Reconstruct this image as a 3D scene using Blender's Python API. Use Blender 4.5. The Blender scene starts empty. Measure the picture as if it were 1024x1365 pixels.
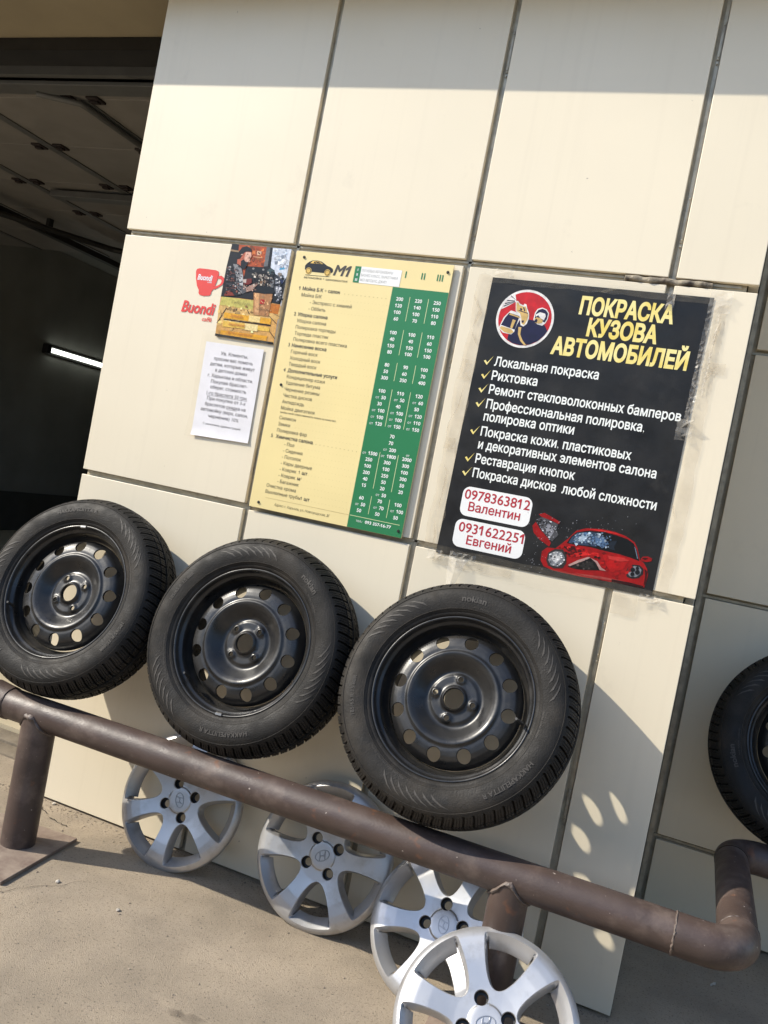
import bpy, bmesh, math, random
import numpy as np
from mathutils import Vector, Matrix
from mathutils.geometry import delaunay_2d_cdt
random.seed(7)
R = math.radians; PI = math.pi
S = bpy.context.scene
COL = S.collection

# ------------------------------------------------------------------ camera, sky, sun, exposure
cam_d = bpy.data.cameras.new('camera'); cam = bpy.data.objects.new('camera', cam_d); COL.objects.link(cam)
right = Vector((0.91794, 0.34824, 0.19001)); up = Vector((-0.18823, -0.03928, 0.98134)); back = Vector((0.34921, -0.93658, 0.02950))
cam.matrix_world = Matrix(((right.x, up.x, back.x, 1.9794), (right.y, up.y, back.y, -2.3698), (right.z, up.z, back.z, 1.2562), (0, 0, 0, 1)))
cam_d.sensor_fit = 'VERTICAL'; cam_d.sensor_height = 36.0; cam_d.lens = 36.0 * 1150 / 1365
cam_d.clip_start = 0.02; cam_d.clip_end = 500
S.camera = cam
SUN = Vector((2.10, 1.0, -1.79)).normalized()            # the way the light travels
elev = math.asin(-SUN.z); azim = math.atan2(-SUN.x, -SUN.y)   # azimuth of the sun, clockwise from +Y
W = bpy.data.worlds.new('World'); S.world = W; W.use_nodes = True
nt = W.node_tree; bg = nt.nodes['Background']
sky = nt.nodes.new('ShaderNodeTexSky'); sky.sky_type = 'NISHITA'; sky.sun_disc = False
sky.sun_elevation = elev; sky.sun_rotation = azim; sky.dust_density = 0.8; sky.air_density = 1.0; sky.ozone_density = 1.5
nt.links.new(sky.outputs[0], bg.inputs[0]); bg.inputs[1].default_value = 0.150
sl = bpy.data.lights.new('sun', 'SUN'); sl.energy = 3.3; sl.angle = R(0.53); sl.color = (1.0, 0.93, 0.80)
so = bpy.data.objects.new('sun', sl); COL.objects.link(so)
so.rotation_euler = SUN.to_track_quat('-Z', 'Y').to_euler(); so.location = (-6, -3, 8)
S.view_settings.view_transform = 'Standard'; S.view_settings.look = 'None'
S.view_settings.exposure = 1.02; S.view_settings.gamma = 1.0; S.view_settings.use_curve_mapping = False

# ------------------------------------------------------------------ materials
def mat(name, base=(.5, .5, .5), rough=.5, metal=0.0, var=0.0, vscale=8.0, base2=None, bump=0.0, bscale=60.0,
        spec=.5, rvar=0.0, coat=0.0, dirt=None, dscale=3.0, dlo=.5, dhi=.75, coord='Object', detail=6.0):
    m = bpy.data.materials.new(name); m.use_nodes = True
    t = m.node_tree; n = t.nodes; b = n['Principled BSDF']
    b.inputs['Base Color'].default_value = (*base, 1); b.inputs['Roughness'].default_value = rough
    b.inputs['Metallic'].default_value = metal; b.inputs['Specular IOR Level'].default_value = spec
    b.inputs['Coat Weight'].default_value = coat
    tc0 = n.new('ShaderNodeTexCoord'); oi = n.new('ShaderNodeObjectInfo'); va = n.new('ShaderNodeVectorMath'); va.operation = 'MULTIPLY_ADD'
    va.inputs[1].default_value = (1, 1, 1)
    sc_ = n.new('ShaderNodeMath'); sc_.operation = 'MULTIPLY'; sc_.inputs[1].default_value = 37.0
    t.links.new(oi.outputs['Random'], sc_.inputs[0]); t.links.new(tc0.outputs[coord], va.inputs[0]); t.links.new(sc_.outputs[0], va.inputs[2])
    class tc: outputs = {coord: va.outputs[0]}
    last = None
    if base2 is not None or var:
        nz = n.new('ShaderNodeTexNoise'); nz.inputs['Scale'].default_value = vscale; nz.inputs['Detail'].default_value = detail
        t.links.new(tc.outputs[coord], nz.inputs['Vector'])
        mx = n.new('ShaderNodeMix'); mx.data_type = 'RGBA'
        b2 = base2 if base2 is not None else tuple(c * (1 - var) for c in base)
        mx.inputs['A'].default_value = (*base, 1); mx.inputs['B'].default_value = (*b2, 1)
        mr = n.new('ShaderNodeMapRange'); mr.inputs[1].default_value = .35; mr.inputs[2].default_value = .65
        t.links.new(nz.outputs[0], mr.inputs[0]); t.links.new(mr.outputs[0], mx.inputs['Factor'])
        last = mx.outputs['Result']
        t.links.new(last, b.inputs['Base Color'])
    if dirt is not None:
        nz = n.new('ShaderNodeTexNoise'); nz.inputs['Scale'].default_value = dscale; nz.inputs['Detail'].default_value = 9; nz.inputs['Roughness'].default_value = .65
        t.links.new(tc.outputs[coord], nz.inputs['Vector'])
        mr = n.new('ShaderNodeMapRange'); mr.inputs[1].default_value = dlo; mr.inputs[2].default_value = dhi
        t.links.new(nz.outputs[0], mr.inputs[0])
        mx = n.new('ShaderNodeMix'); mx.data_type = 'RGBA'
        if last: t.links.new(last, mx.inputs['A'])
        else: mx.inputs['A'].default_value = (*base, 1)
        mx.inputs['B'].default_value = (*dirt, 1); t.links.new(mr.outputs[0], mx.inputs['Factor'])
        t.links.new(mx.outputs['Result'], b.inputs['Base Color'])
    if rvar:
        nz = n.new('ShaderNodeTexNoise'); nz.inputs['Scale'].default_value = vscale * 1.7; nz.inputs['Detail'].default_value = 6
        t.links.new(tc.outputs[coord], nz.inputs['Vector'])
        mr = n.new('ShaderNodeMapRange'); mr.inputs[1].default_value = .3; mr.inputs[2].default_value = .7
        mr.inputs[3].default_value = max(.02, rough - rvar); mr.inputs[4].default_value = min(1, rough + rvar)
        t.links.new(nz.outputs[0], mr.inputs[0]); t.links.new(mr.outputs[0], b.inputs['Roughness'])
    if bump:
        nz = n.new('ShaderNodeTexNoise'); nz.inputs['Scale'].default_value = bscale; nz.inputs['Detail'].default_value = 8
        t.links.new(tc.outputs[coord], nz.inputs['Vector'])
        bp = n.new('ShaderNodeBump'); bp.inputs['Strength'].default_value = bump; bp.inputs['Distance'].default_value = .01
        t.links.new(nz.outputs[0], bp.inputs['Height']); t.links.new(bp.outputs[0], b.inputs['Normal'])
    return m

M = {}
M['panel'] = mat('cream_panel', (.735, .655, .500), .42, var=.035, vscale=2.2, bump=.02, bscale=3.0, rvar=.06, dirt=(.58, .51, .39), dscale=5.5, dlo=.62, dhi=.92)
def weather(m):
    """faint rain streaks, tiny specks and a slight tone change from panel to panel"""
    t = m.node_tree; n = t.nodes; b = n['Principled BSDF']; src = b.inputs['Base Color'].links[0].from_socket
    tc = n.new('ShaderNodeTexCoord'); mp = n.new('ShaderNodeMapping'); mp.inputs['Scale'].default_value = (38, 38, 1.1); t.links.new(tc.outputs['Object'], mp.inputs[0])
    def mul(src, vec, sc, lo, hi, col, f):
        nz = n.new('ShaderNodeTexNoise'); nz.inputs['Scale'].default_value = sc; nz.inputs['Detail'].default_value = 6; t.links.new(vec, nz.inputs['Vector'])
        mr = n.new('ShaderNodeMapRange'); mr.inputs[1].default_value = lo; mr.inputs[2].default_value = hi; mr.inputs[4].default_value = f; t.links.new(nz.outputs[0], mr.inputs[0])
        mx = n.new('ShaderNodeMix'); mx.data_type = 'RGBA'; mx.inputs['B'].default_value = (*col, 1); t.links.new(src, mx.inputs['A']); t.links.new(mr.outputs[0], mx.inputs['Factor']); return mx.outputs['Result']
    c = mul(src, mp.outputs[0], 1.0, .55, .78, (.56, .49, .37), .16)
    c = mul(c, tc.outputs['Object'], 46, .735, .76, (.25, .20, .15), .7)
    oi = n.new('ShaderNodeObjectInfo'); mr = n.new('ShaderNodeMapRange'); mr.inputs[3].default_value = .965; mr.inputs[4].default_value = 1.02; t.links.new(oi.outputs['Random'], mr.inputs[0])
    mx = n.new('ShaderNodeMix'); mx.data_type = 'RGBA'; mx.blend_type = 'MULTIPLY'; mx.inputs['Factor'].default_value = 1; t.links.new(c, mx.inputs['A']); t.links.new(mr.outputs[0], mx.inputs['B'])
    t.links.new(mx.outputs['Result'], b.inputs['Base Color'])
weather(M['panel'])
M['backing'] = mat('panel_backing', (.46, .41, .30), .55, var=.25, vscale=25, dirt=(.22, .19, .14), dscale=14, dlo=.5, dhi=.75)
M['clip'] = mat('clip_metal', (.44, .40, .31), .45, metal=.3, var=.3, vscale=40)
M['soffit'] = mat('soffit_sheet', (.30, .25, .16), .6, var=.12, vscale=4)
M['fascia'] = mat('fascia_sheet', (.42, .37, .27), .5, var=.1, vscale=4)
M['dark'] = mat('dark_metal', (.018, .017, .016), .5, var=.4, vscale=12)
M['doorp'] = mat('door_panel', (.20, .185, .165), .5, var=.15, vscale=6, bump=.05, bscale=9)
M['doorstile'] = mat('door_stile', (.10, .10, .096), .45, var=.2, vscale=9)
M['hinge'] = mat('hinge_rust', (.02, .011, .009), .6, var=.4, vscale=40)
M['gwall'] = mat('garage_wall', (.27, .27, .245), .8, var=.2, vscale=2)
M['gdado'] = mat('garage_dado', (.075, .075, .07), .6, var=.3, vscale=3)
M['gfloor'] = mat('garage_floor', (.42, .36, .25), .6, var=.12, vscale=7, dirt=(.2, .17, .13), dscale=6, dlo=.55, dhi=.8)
M['sill'] = mat('sill_concrete', (.20, .165, .12), .85, var=.25, vscale=14, bump=.3, bscale=90)
M['pipe'] = mat('brown_pipe_paint', (.066, .044, .036), .50, base2=(.046, .031, .026), vscale=9, rvar=.12, bump=.08, bscale=170, dirt=(.150, .112, .092), dscale=8, dlo=.50, dhi=.76)
def specks(m, col, sc, lo, hi, f):
    t = m.node_tree; n = t.nodes; b = n['Principled BSDF']; src = b.inputs['Base Color'].links[0].from_socket
    tc = n.new('ShaderNodeTexCoord'); nz = n.new('ShaderNodeTexNoise'); nz.inputs['Scale'].default_value = sc; nz.inputs['Detail'].default_value = 3; t.links.new(tc.outputs['Object'], nz.inputs['Vector'])
    mr = n.new('ShaderNodeMapRange'); mr.inputs[1].default_value = lo; mr.inputs[2].default_value = hi; mr.inputs[4].default_value = f; t.links.new(nz.outputs[0], mr.inputs[0])
    mx = n.new('ShaderNodeMix'); mx.data_type = 'RGBA'; mx.inputs['B'].default_value = (*col, 1); t.links.new(src, mx.inputs['A']); t.links.new(mr.outputs[0], mx.inputs['Factor']); t.links.new(mx.outputs['Result'], b.inputs['Base Color'])
specks(M['pipe'], (.42, .36, .31), 95, .735, .755, .8); specks(M['pipe'], (.16, .065, .03), 22, .66, .74, .6)
M['plate'] = mat('rusty_plate', (.175, .125, .098), .75, base2=(.125, .085, .066), vscale=12, bump=.15, bscale=60, dirt=(.27, .215, .165), dscale=9, dlo=.42, dhi=.68)
M['weld'] = mat('weld_bead', (.15, .115, .095), .5, var=.4, vscale=70, bump=.3, bscale=220)
M['rubber'] = mat('tyre_rubber', (.0105, .0098, .0090), .62, base2=(.019, .0172, .0152), vscale=16, bump=.16, bscale=240, spec=.22, rvar=.12, dirt=(.048, .040, .031), dscale=5, dlo=.50, dhi=.80)
M['letter'] = mat('tyre_lettering', (.056, .050, .043), .6, var=.3, vscale=60, spec=.4)
M['rim'] = mat('black_steel', (.0085, .0085, .0090), .36, base2=(.016, .0158, .0155), vscale=14, rvar=.12, bump=.04, bscale=60, dirt=(.045, .040, .034), dscale=9, dlo=.50, dhi=.80)
M['steel'] = mat('bare_steel', (.42, .40, .37), .35, metal=.9, var=.3, vscale=60)
M['silver'] = mat('silver_paint', (.49, .49, .495), .38, metal=.66, var=.06, vscale=10, rvar=.07, bump=.015, bscale=300, coat=.12, dirt=(.30, .275, .245), dscale=13, dlo=.52, dhi=.8)
M['blackp'] = mat('black_plastic', (.022, .022, .022), .5, var=.3, vscale=40)
M['badge'] = mat('badge_metal', (.36, .365, .375), .3, metal=.7, var=.1, vscale=60)
M['white'] = mat('white_board', (.78, .78, .76), .5, var=.03, vscale=8)
M['board'] = mat('cream_print', (.79, .65, .315), .33, var=.05, vscale=5, rvar=.05)
M['boardedge'] = mat('board_edge', (.45, .46, .47), .5, var=.1, vscale=20)
M['green'] = mat('green_print', (.024, .185, .072), .33, var=.05, vscale=6)
M['ink'] = mat('dark_ink', (.045, .040, .034), .5, var=.2, vscale=60)
M['inkgrey'] = mat('thin_ink', (.10, .082, .045), .5, var=.2, vscale=60)
M['inkwhite'] = mat('white_ink', (.80, .82, .78), .45, var=.03, vscale=60)
M['inkline'] = mat('cream_line_ink', (.62, .66, .36), .45, var=.05, vscale=60)
M['poster'] = mat('black_banner', (.0120, .0120, .0128), .40, base2=(.019, .0185, .018), vscale=9, bump=.5, bscale=4, rvar=.12, spec=.32, dirt=(.05, .046, .042), dscale=8, dlo=.60, dhi=.9)
M['yellow'] = mat('yellow_ink', (.74, .58, .13), .4, base2=(.80, .70, .30), vscale=22)
M['red'] = mat('red_ink', (.42, .022, .035), .4, var=.1, vscale=40)
M['cupred'] = mat('red_sticker', (.70, .055, .045), .4, var=.06, vscale=30)
M['paper'] = mat('white_paper', (.74, .73, .76), .6, var=.03, vscale=9, bump=.12, bscale=7)
M['inkpaper'] = mat('paper_ink', (.075, .07, .075), .6, var=.2, vscale=90)
M['stone'] = mat('stone_chip', (.55, .50, .42), .8, var=.3, vscale=60)
M['flake'] = mat('dry_flake', (.50, .48, .42), .7, var=.3, vscale=60)
M['crack'] = mat('ground_crack', (.025, .02, .015), .9, var=.3, vscale=60)

def film_mat(name, tint, amount, rough=.18):
    m = bpy.data.materials.new(name); m.use_nodes = True
    t = m.node_tree; n = t.nodes; b = n['Principled BSDF']; out = n['Material Output']
    b.inputs['Base Color'].default_value = (*tint, 1); b.inputs['Roughness'].default_value = rough
    tr = n.new('ShaderNodeBsdfTransparent'); mx = n.new('ShaderNodeMixShader')
    tc = n.new('ShaderNodeTexCoord'); nz = n.new('ShaderNodeTexNoise'); nz.inputs['Scale'].default_value = 26; nz.inputs['Detail'].default_value = 6
    t.links.new(tc.outputs['Object'], nz.inputs['Vector'])
    mr = n.new('ShaderNodeMapRange'); mr.inputs[1].default_value = .3; mr.inputs[2].default_value = .75
    mr.inputs[3].default_value = amount * .55; mr.inputs[4].default_value = min(1, amount * 1.6)
    t.links.new(nz.outputs[0], mr.inputs[0]); t.links.new(mr.outputs[0], mx.inputs[0])
    t.links.new(tr.outputs[0], mx.inputs[1]); t.links.new(b.outputs[0], mx.inputs[2]); t.links.new(mx.outputs[0], out.inputs[0])
    return m
M['tape'] = film_mat('clear_tape', (.58, .51, .38), .06)
M['oldtape'] = film_mat('old_tape', (.50, .42, .30), .17, .3)
M['film'] = film_mat('crumpled_film', (.66, .62, .55), .20, .12)

def art_mat(name, rough=.4, vs=60):
    m = bpy.data.materials.new(name); m.use_nodes = True
    t = m.node_tree; n = t.nodes; b = n['Principled BSDF']; b.inputs['Roughness'].default_value = rough
    a = n.new('ShaderNodeVertexColor'); a.layer_name = 'Col'
    tc = n.new('ShaderNodeTexCoord'); nz = n.new('ShaderNodeTexNoise'); nz.inputs['Scale'].default_value = vs; nz.inputs['Detail'].default_value = 5
    t.links.new(tc.outputs['Object'], nz.inputs['Vector'])
    mr = n.new('ShaderNodeMapRange'); mr.inputs[1].default_value = .3; mr.inputs[2].default_value = .7; mr.inputs[3].default_value = .9; mr.inputs[4].default_value = 1.35
    t.links.new(nz.outputs[0], mr.inputs[0])
    mx = n.new('ShaderNodeMix'); mx.data_type = 'RGBA'; mx.blend_type = 'MULTIPLY'; mx.inputs['Factor'].default_value = 1
    t.links.new(a.outputs[0], mx.inputs['A']); t.links.new(mr.outputs[0], mx.inputs['B']); t.links.new(mx.outputs['Result'], b.inputs['Base Color'])
    return m
M['art'] = art_mat('printed_art', .35); M['photo'] = art_mat('printed_photo', .3, 140)

def ground_mat():
    m = bpy.data.materials.new('dusty_asphalt'); m.use_nodes = True
    t = m.node_tree; n = t.nodes; b = n['Principled BSDF']; b.inputs['Roughness'].default_value = .92; b.inputs['Specular IOR Level'].default_value = .2
    tc = n.new('ShaderNodeTexCoord')
    def noise(sc, det=8, ro=.6):
        k = n.new('ShaderNodeTexNoise'); k.inputs['Scale'].default_value = sc; k.inputs['Detail'].default_value = det; k.inputs['Roughness'].default_value = ro
        t.links.new(tc.outputs['Object'], k.inputs['Vector']); return k.outputs[0]
    def rng(s, a, c, lo=0., hi=1.):
        k = n.new('ShaderNodeMapRange'); k.inputs[1].default_value = a; k.inputs[2].default_value = c; k.inputs[3].default_value = lo; k.inputs[4].default_value = hi
        t.links.new(s, k.inputs[0]); return k.outputs[0]
    def mix(A, B, f):
        k = n.new('ShaderNodeMix'); k.data_type = 'RGBA'
        for s, v in (('A', A), ('B', B)):
            if isinstance(v, tuple): k.inputs[s].default_value = (*v, 1)
            else: t.links.new(v, k.inputs[s])
        t.links.new(f, k.inputs['Factor']); return k.outputs['Result']
    c = mix((.455, .372, .275), (.320, .266, .200), rng(noise(3.0), .38, .66))
    c = mix(c, (.440, .362, .272), rng(noise(11, 8, .7), .52, .74))
    c = mix(c, (.13, .105, .08), rng(noise(150, 4, .65), .56, .70))          # dark grit
    c = mix(c, (.42, .36, .28), rng(noise(170, 3, .5), .66, .74))           # pale grit
    c = mix(c, (.13, .10, .075), rng(noise(1.3, 9, .72), .60, .85, 0, .45))       # oil and damp stains
    c = mix(c, (.20, .17, .135), rng(noise(5.5, 10, .8), .54, .74, 0, .6))
    t.links.new(c, b.inputs['Base Color'])
    vo = n.new('ShaderNodeTexVoronoi'); vo.inputs['Scale'].default_value = 60; t.links.new(tc.outputs['Object'], vo.inputs['Vector'])
    ad = n.new('ShaderNodeMath'); ad.operation = 'ADD'; t.links.new(rng(noise(330, 5, .75), .30, .70), ad.inputs[0])
    ml = n.new('ShaderNodeMath'); ml.operation = 'MULTIPLY'; ml.inputs[1].default_value = .8; t.links.new(rng(vo.outputs[0], .02, .16), ml.inputs[0]); t.links.new(ml.outputs[0], ad.inputs[1])
    bp = n.new('ShaderNodeBump'); bp.inputs['Strength'].default_value = .85; bp.inputs['Distance'].default_value = .0035
    t.links.new(ad.outputs[0], bp.inputs['Height']); t.links.new(bp.outputs[0], b.inputs['Normal'])
    return m
M['ground'] = ground_mat()

# ------------------------------------------------------------------ helpers
def tag(o, label=None, cat=None, group=None, kind=None):
    if label: o['label'] = label
    if cat: o['category'] = cat
    if group: o['group'] = group
    if kind: o['kind'] = kind
    return o
def thing(name, label, cat, loc=(0, 0, 0), rot=(0, 0, 0), group=None):
    o = bpy.data.objects.new(name, None); COL.objects.link(o); o.location = loc; o.rotation_euler = rot
    o.empty_display_size = .1
    return tag(o, label, cat, group)
def link(name, me, m, parent=None, loc=(0, 0, 0), rot=(0, 0, 0)):
    o = bpy.data.objects.new(name, me); COL.objects.link(o)
    if m: me.materials.append(m)
    if parent: o.parent = parent
    o.location = loc; o.rotation_euler = rot
    return o
def mk(name, bm, m, parent=None, loc=(0, 0, 0), rot=(0, 0, 0), smooth=None):
    me = bpy.data.meshes.new(name); bm.to_mesh(me); bm.free()
    if smooth is not None:
        for p in me.polygons: p.use_smooth = True
        me.set_sharp_from_angle(angle=R(smooth))
    return link(name, me, m, parent, loc, rot)
def box(bm, x0, x1, y0, y1, z0, z1, bev=0.0):
    r = bmesh.ops.create_cube(bm, size=1.0, matrix=Matrix.Translation(((x0 + x1) / 2, (y0 + y1) / 2, (z0 + z1) / 2)) @ Matrix.Diagonal((x1 - x0, y1 - y0, z1 - z0, 1)))
    if bev:
        es = list({e for v in r['verts'] for e in v.link_edges})
        bmesh.ops.bevel(bm, geom=es, offset=bev, segments=2, affect='EDGES', profile=.5)
def B(name, x0, x1, y0, y1, z0, z1, m, parent=None, bev=0.0):
    bm = bmesh.new(); box(bm, x0, x1, y0, y1, z0, z1, bev); return mk(name, bm, m, parent)
def grid_faces(bm, rows, closed_u=True):
    vs = [[bm.verts.new(p) for p in r] for r in rows]
    for a, b in zip(vs, vs[1:]):
        n = len(a)
        for i in range(n if closed_u else n - 1):
            bm.faces.new((a[i], a[(i + 1) % n], b[(i + 1) % n], b[i]))
    return vs
def tube(bm, path, r, seg=32, cap=False):
    P = [Vector(p) for p in path]; rows = []; prev = None
    for i, p in enumerate(P):
        t = (P[min(i + 1, len(P) - 1)] - P[max(i - 1, 0)]).normalized()
        a = prev if prev is not None else (Vector((0, 0, 1)) if abs(t.z) < .9 else Vector((1, 0, 0)))
        a = (a - t * a.dot(t)).normalized(); prev = a; b = t.cross(a)
        rr = r[i] if isinstance(r, (list, tuple)) else r
        rows.append([p + rr * (math.cos(k * 2 * PI / seg) * a + math.sin(k * 2 * PI / seg) * b) for k in range(seg)])
    vs = grid_faces(bm, rows)
    if cap:
        bm.faces.new(list(reversed(vs[0]))); bm.faces.new(vs[-1])
def lathe(bm, prof, seg=96):          # prof (r, h); axis is local -Y (front)
    rows = [[(r * math.cos(k * 2 * PI / seg), -h, r * math.sin(k * 2 * PI / seg)) for k in range(seg)] for r, h in prof]
    grid_faces(bm, rows)
def poly(bm, pts, y, col=None, lay=None):          # flat polygon in the X-Z plane facing -Y
    v = [bm.verts.new((p[0], y, p[1])) for p in pts]
    f = bm.faces.new(v); f.normal_update()
    if f.normal.y > 0: f.normal_flip()
    if col is not None:
        for l in f.loops: l[lay] = (*col, 1)
    return f
def ell(cx, cz, a, b, n=28, t0=0, t1=2 * PI):
    return [(cx + a * math.cos(t0 + (t1 - t0) * k / n), cz + b * math.sin(t0 + (t1 - t0) * k / n)) for k in range(n)]
def rrect(x0, x1, z0, z1, r, n=6):
    o = []
    for cx, cz, a in ((x1 - r, z1 - r, 0), (x0 + r, z1 - r, 90), (x0 + r, z0 + r, 180), (x1 - r, z0 + r, 270)):
        o += [(cx + r * math.cos(R(a + 90 * k / n)), cz + r * math.sin(R(a + 90 * k / n))) for k in range(n + 1)]
    return o
def homog(src, dst):
    A = []; bb = []
    for (x, y), (u, v) in zip(src, dst):
        A += [[x, y, 1, 0, 0, 0, -u * x, -u * y], [0, 0, 0, x, y, 1, -v * x, -v * y]]; bb += [u, v]
    h = np.append(np.linalg.solve(np.array(A, float), np.array(bb, float)), 1).reshape(3, 3)
    def f(x, y):
        q = h @ np.array([x, y, 1.0]); return (q[0] / q[2], q[1] / q[2])
    return f

# text: a queue of lines, turned into one mesh per colour
CAPH = [None]
def contours(cu):
    out = []
    for sp in cu.splines:
        bp = sp.bezier_points; n = len(bp); pts = []
        for i in range(n):
            a, b = bp[i], bp[(i + 1) % n]; p0, p1, p2, p3 = (np.array(v[:2]) for v in (a.co, a.handle_right, b.handle_left, b.co))
            d = p3 - p0; L = np.hypot(*d) + 1e-9
            flat = max(abs(d[0] * (q - p0)[1] - d[1] * (q - p0)[0]) / L for q in (p1, p2))
            k = 1 if flat < .004 else 3
            for j in range(k):
                t = j / k; pts.append((1 - t) ** 3 * p0 + 3 * t * (1 - t) ** 2 * p1 + 3 * t * t * (1 - t) * p2 + t ** 3 * p3)
        P = np.array(pts); keep = np.hypot(*(P - np.roll(P, 1, 0)).T) > 1e-4; P = P[keep]
        if len(P) > 2: out.append(P)
    return out
def fatten(P, d):
    if not d: return P
    a = P - np.roll(P, 1, 0); b = np.roll(P, -1, 0) - P
    a /= np.hypot(*a.T)[:, None]; b /= np.hypot(*b.T)[:, None]
    na = np.stack([-a[:, 1], a[:, 0]], 1); nb = np.stack([-b[:, 1], b[:, 0]], 1)
    m = na + nb; q = np.clip((m * na).sum(1), .5, 2)
    return P + d * m / q[:, None]
def text_raw(items):
    """each line of lettering as (vertices, triangles): glyph outlines filled by winding number"""
    obs = []; dig = set('0123456789 -M')
    for it in items:
        cu = bpy.data.curves.new('t', 'FONT'); cu.body = it['s']; cu.size = 1.0; cu.shear = it.get('sh', 0.0)
        o = bpy.data.objects.new('t', cu); COL.objects.link(o); obs.append(o)
    dg = bpy.context.evaluated_depsgraph_get(); out = []
    for o, it in zip(obs, items):
        cs = contours(o.to_curve(dg)); o.to_curve_clear()
        if '1' in it['s'] and (set(it['s']) <= dig or it['s'] == '1 шт'):
            for i, c in enumerate(cs):
                w_, h_ = np.ptp(c[:, 0]), np.ptp(c[:, 1])
                if len(c) == 4 and h_ > .5 and w_ < .3 * h_ + abs(it.get('sh', 0)) * h_ and 'M' not in it['s'][:1] or (len(c) == 4 and it['s'] == 'M1' and c[:, 0].min() > max(k[:, 0].max() for k in cs) - w_ - .02):
                    t = c[c[:, 1].argsort()[::-1]][:2]; b_ = c[c[:, 1].argsort()][:2]
                    tl, tr = t[t[:, 0].argsort()]; bl, br = b_[b_[:, 0].argsort()]; dv = (bl - tl)
                    n_ = np.array([tl, tr, br, bl, tl + dv * .27, tl + dv * .40 + np.array([-.17, 0]), tl + dv * .24 + np.array([-.17, 0])])
                    cs[i] = n_[::-1] if sum((c[:, 0] * np.roll(c[:, 1], -1) - c[:, 1] * np.roll(c[:, 0], -1))) > 0 else n_
        area = sum((c[:, 0] * np.roll(c[:, 1], -1) - c[:, 1] * np.roll(c[:, 0], -1)).sum() for c in cs)
        d = it.get('b', 0.0) * (1 if area < 0 else -1)
        cs = sorted((fatten(c, d) for c in cs), key=lambda c: c[:, 0].min())
        groups = []; xm = -1e9
        for c in cs:
            if c[:, 0].min() > xm + .004: groups.append([])
            groups[-1].append(c); xm = max(xm, c[:, 0].max())
        V = []; F = []
        for g in groups:
            pts = []; ed = []
            for c in g:
                k = len(pts); pts += [Vector(p) for p in c]; ed += [(k + i, k + (i + 1) % len(c)) for i in range(len(c))]
            v2, _, f2, _, _, _ = delaunay_2d_cdt(pts, ed, [], 0, 1e-5, False)
            if not f2: continue
            v2 = np.array([(p.x, p.y) for p in v2]); cen = np.array([v2[list(f)].mean(0) for f in f2]); wn = np.zeros(len(cen), int)
            for c in g:
                x0, y0 = c.T; x1, y1 = np.roll(c, -1, 0).T
                up_ = (y0[None] <= cen[:, 1:]) & (y1[None] > cen[:, 1:]); dn = (y0[None] > cen[:, 1:]) & (y1[None] <= cen[:, 1:])
                side = (x1 - x0)[None] * (cen[:, 1:] - y0[None]) - (cen[:, :1] - x0[None]) * (y1 - y0)[None]
                wn += (up_ & (side > 0)).sum(1) - (dn & (side < 0)).sum(1)
            k = len(V); V += list(v2)
            for f, w in zip(f2, wn):
                if w:
                    p, q, r_ = v2[list(f)[:3]]
                    f = list(f) if (q[0] - p[0]) * (r_[1] - p[1]) - (q[1] - p[1]) * (r_[0] - p[0]) > 0 else list(f)[::-1]
                    F.append([k + i for i in f])
        out.append((np.array(V) if V else np.zeros((0, 2)), F))
    for o in obs:
        c = o.data; bpy.data.objects.remove(o); bpy.data.curves.remove(c)
    return out
def text_meshes(items, y):
    """items: s, x (left | centre | right by 'al'), z baseline, h cap height, w optional width, b bold, sh slant"""
    if CAPH[0] is None:
        CAPH[0] = text_raw([dict(s='H')])[0][0][:, 1].max()
    out = []
    for it, (v, fs) in zip(items, text_raw(items)):
        if not len(v): continue
        bm = bmesh.new(); out.append((it, bm))
        sc = it['h'] / CAPH[0]; x0, x1 = v[:, 0].min(), v[:, 0].max()
        sx = it['w'] / (x1 - x0) if it.get('w') else sc * it.get('cx', 1.0)
        w = (x1 - x0) * sx
        off = {'l': 0, 'c': -w / 2, 'r': -w}[it.get('al', 'l')]
        vv = [bm.verts.new((it['x'] + off + (a - x0) * sx, y, it['z'] + b * sc)) for a, b in v]
        for f in fs:
            try: bm.faces.new([vv[i] for i in f])
            except ValueError: pass
    return out
def text_part(name, items, m, parent, y):
    """every line a part of its own; items sharing 'g' (one row) become one part"""
    groups = {}
    for it, bm in text_meshes(items, y):
        groups.setdefault(it.get('g', id(bm)), []).append(bm)
    off = -Vector(parent.location)
    for bms in groups.values():
        b0 = bms[0]
        for b_ in bms[1:]:
            me = bpy.data.meshes.new('t'); b_.to_mesh(me); b_.free(); b0.from_mesh(me); bpy.data.meshes.remove(me)
        mk(name, b0, m, parent, off)

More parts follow.
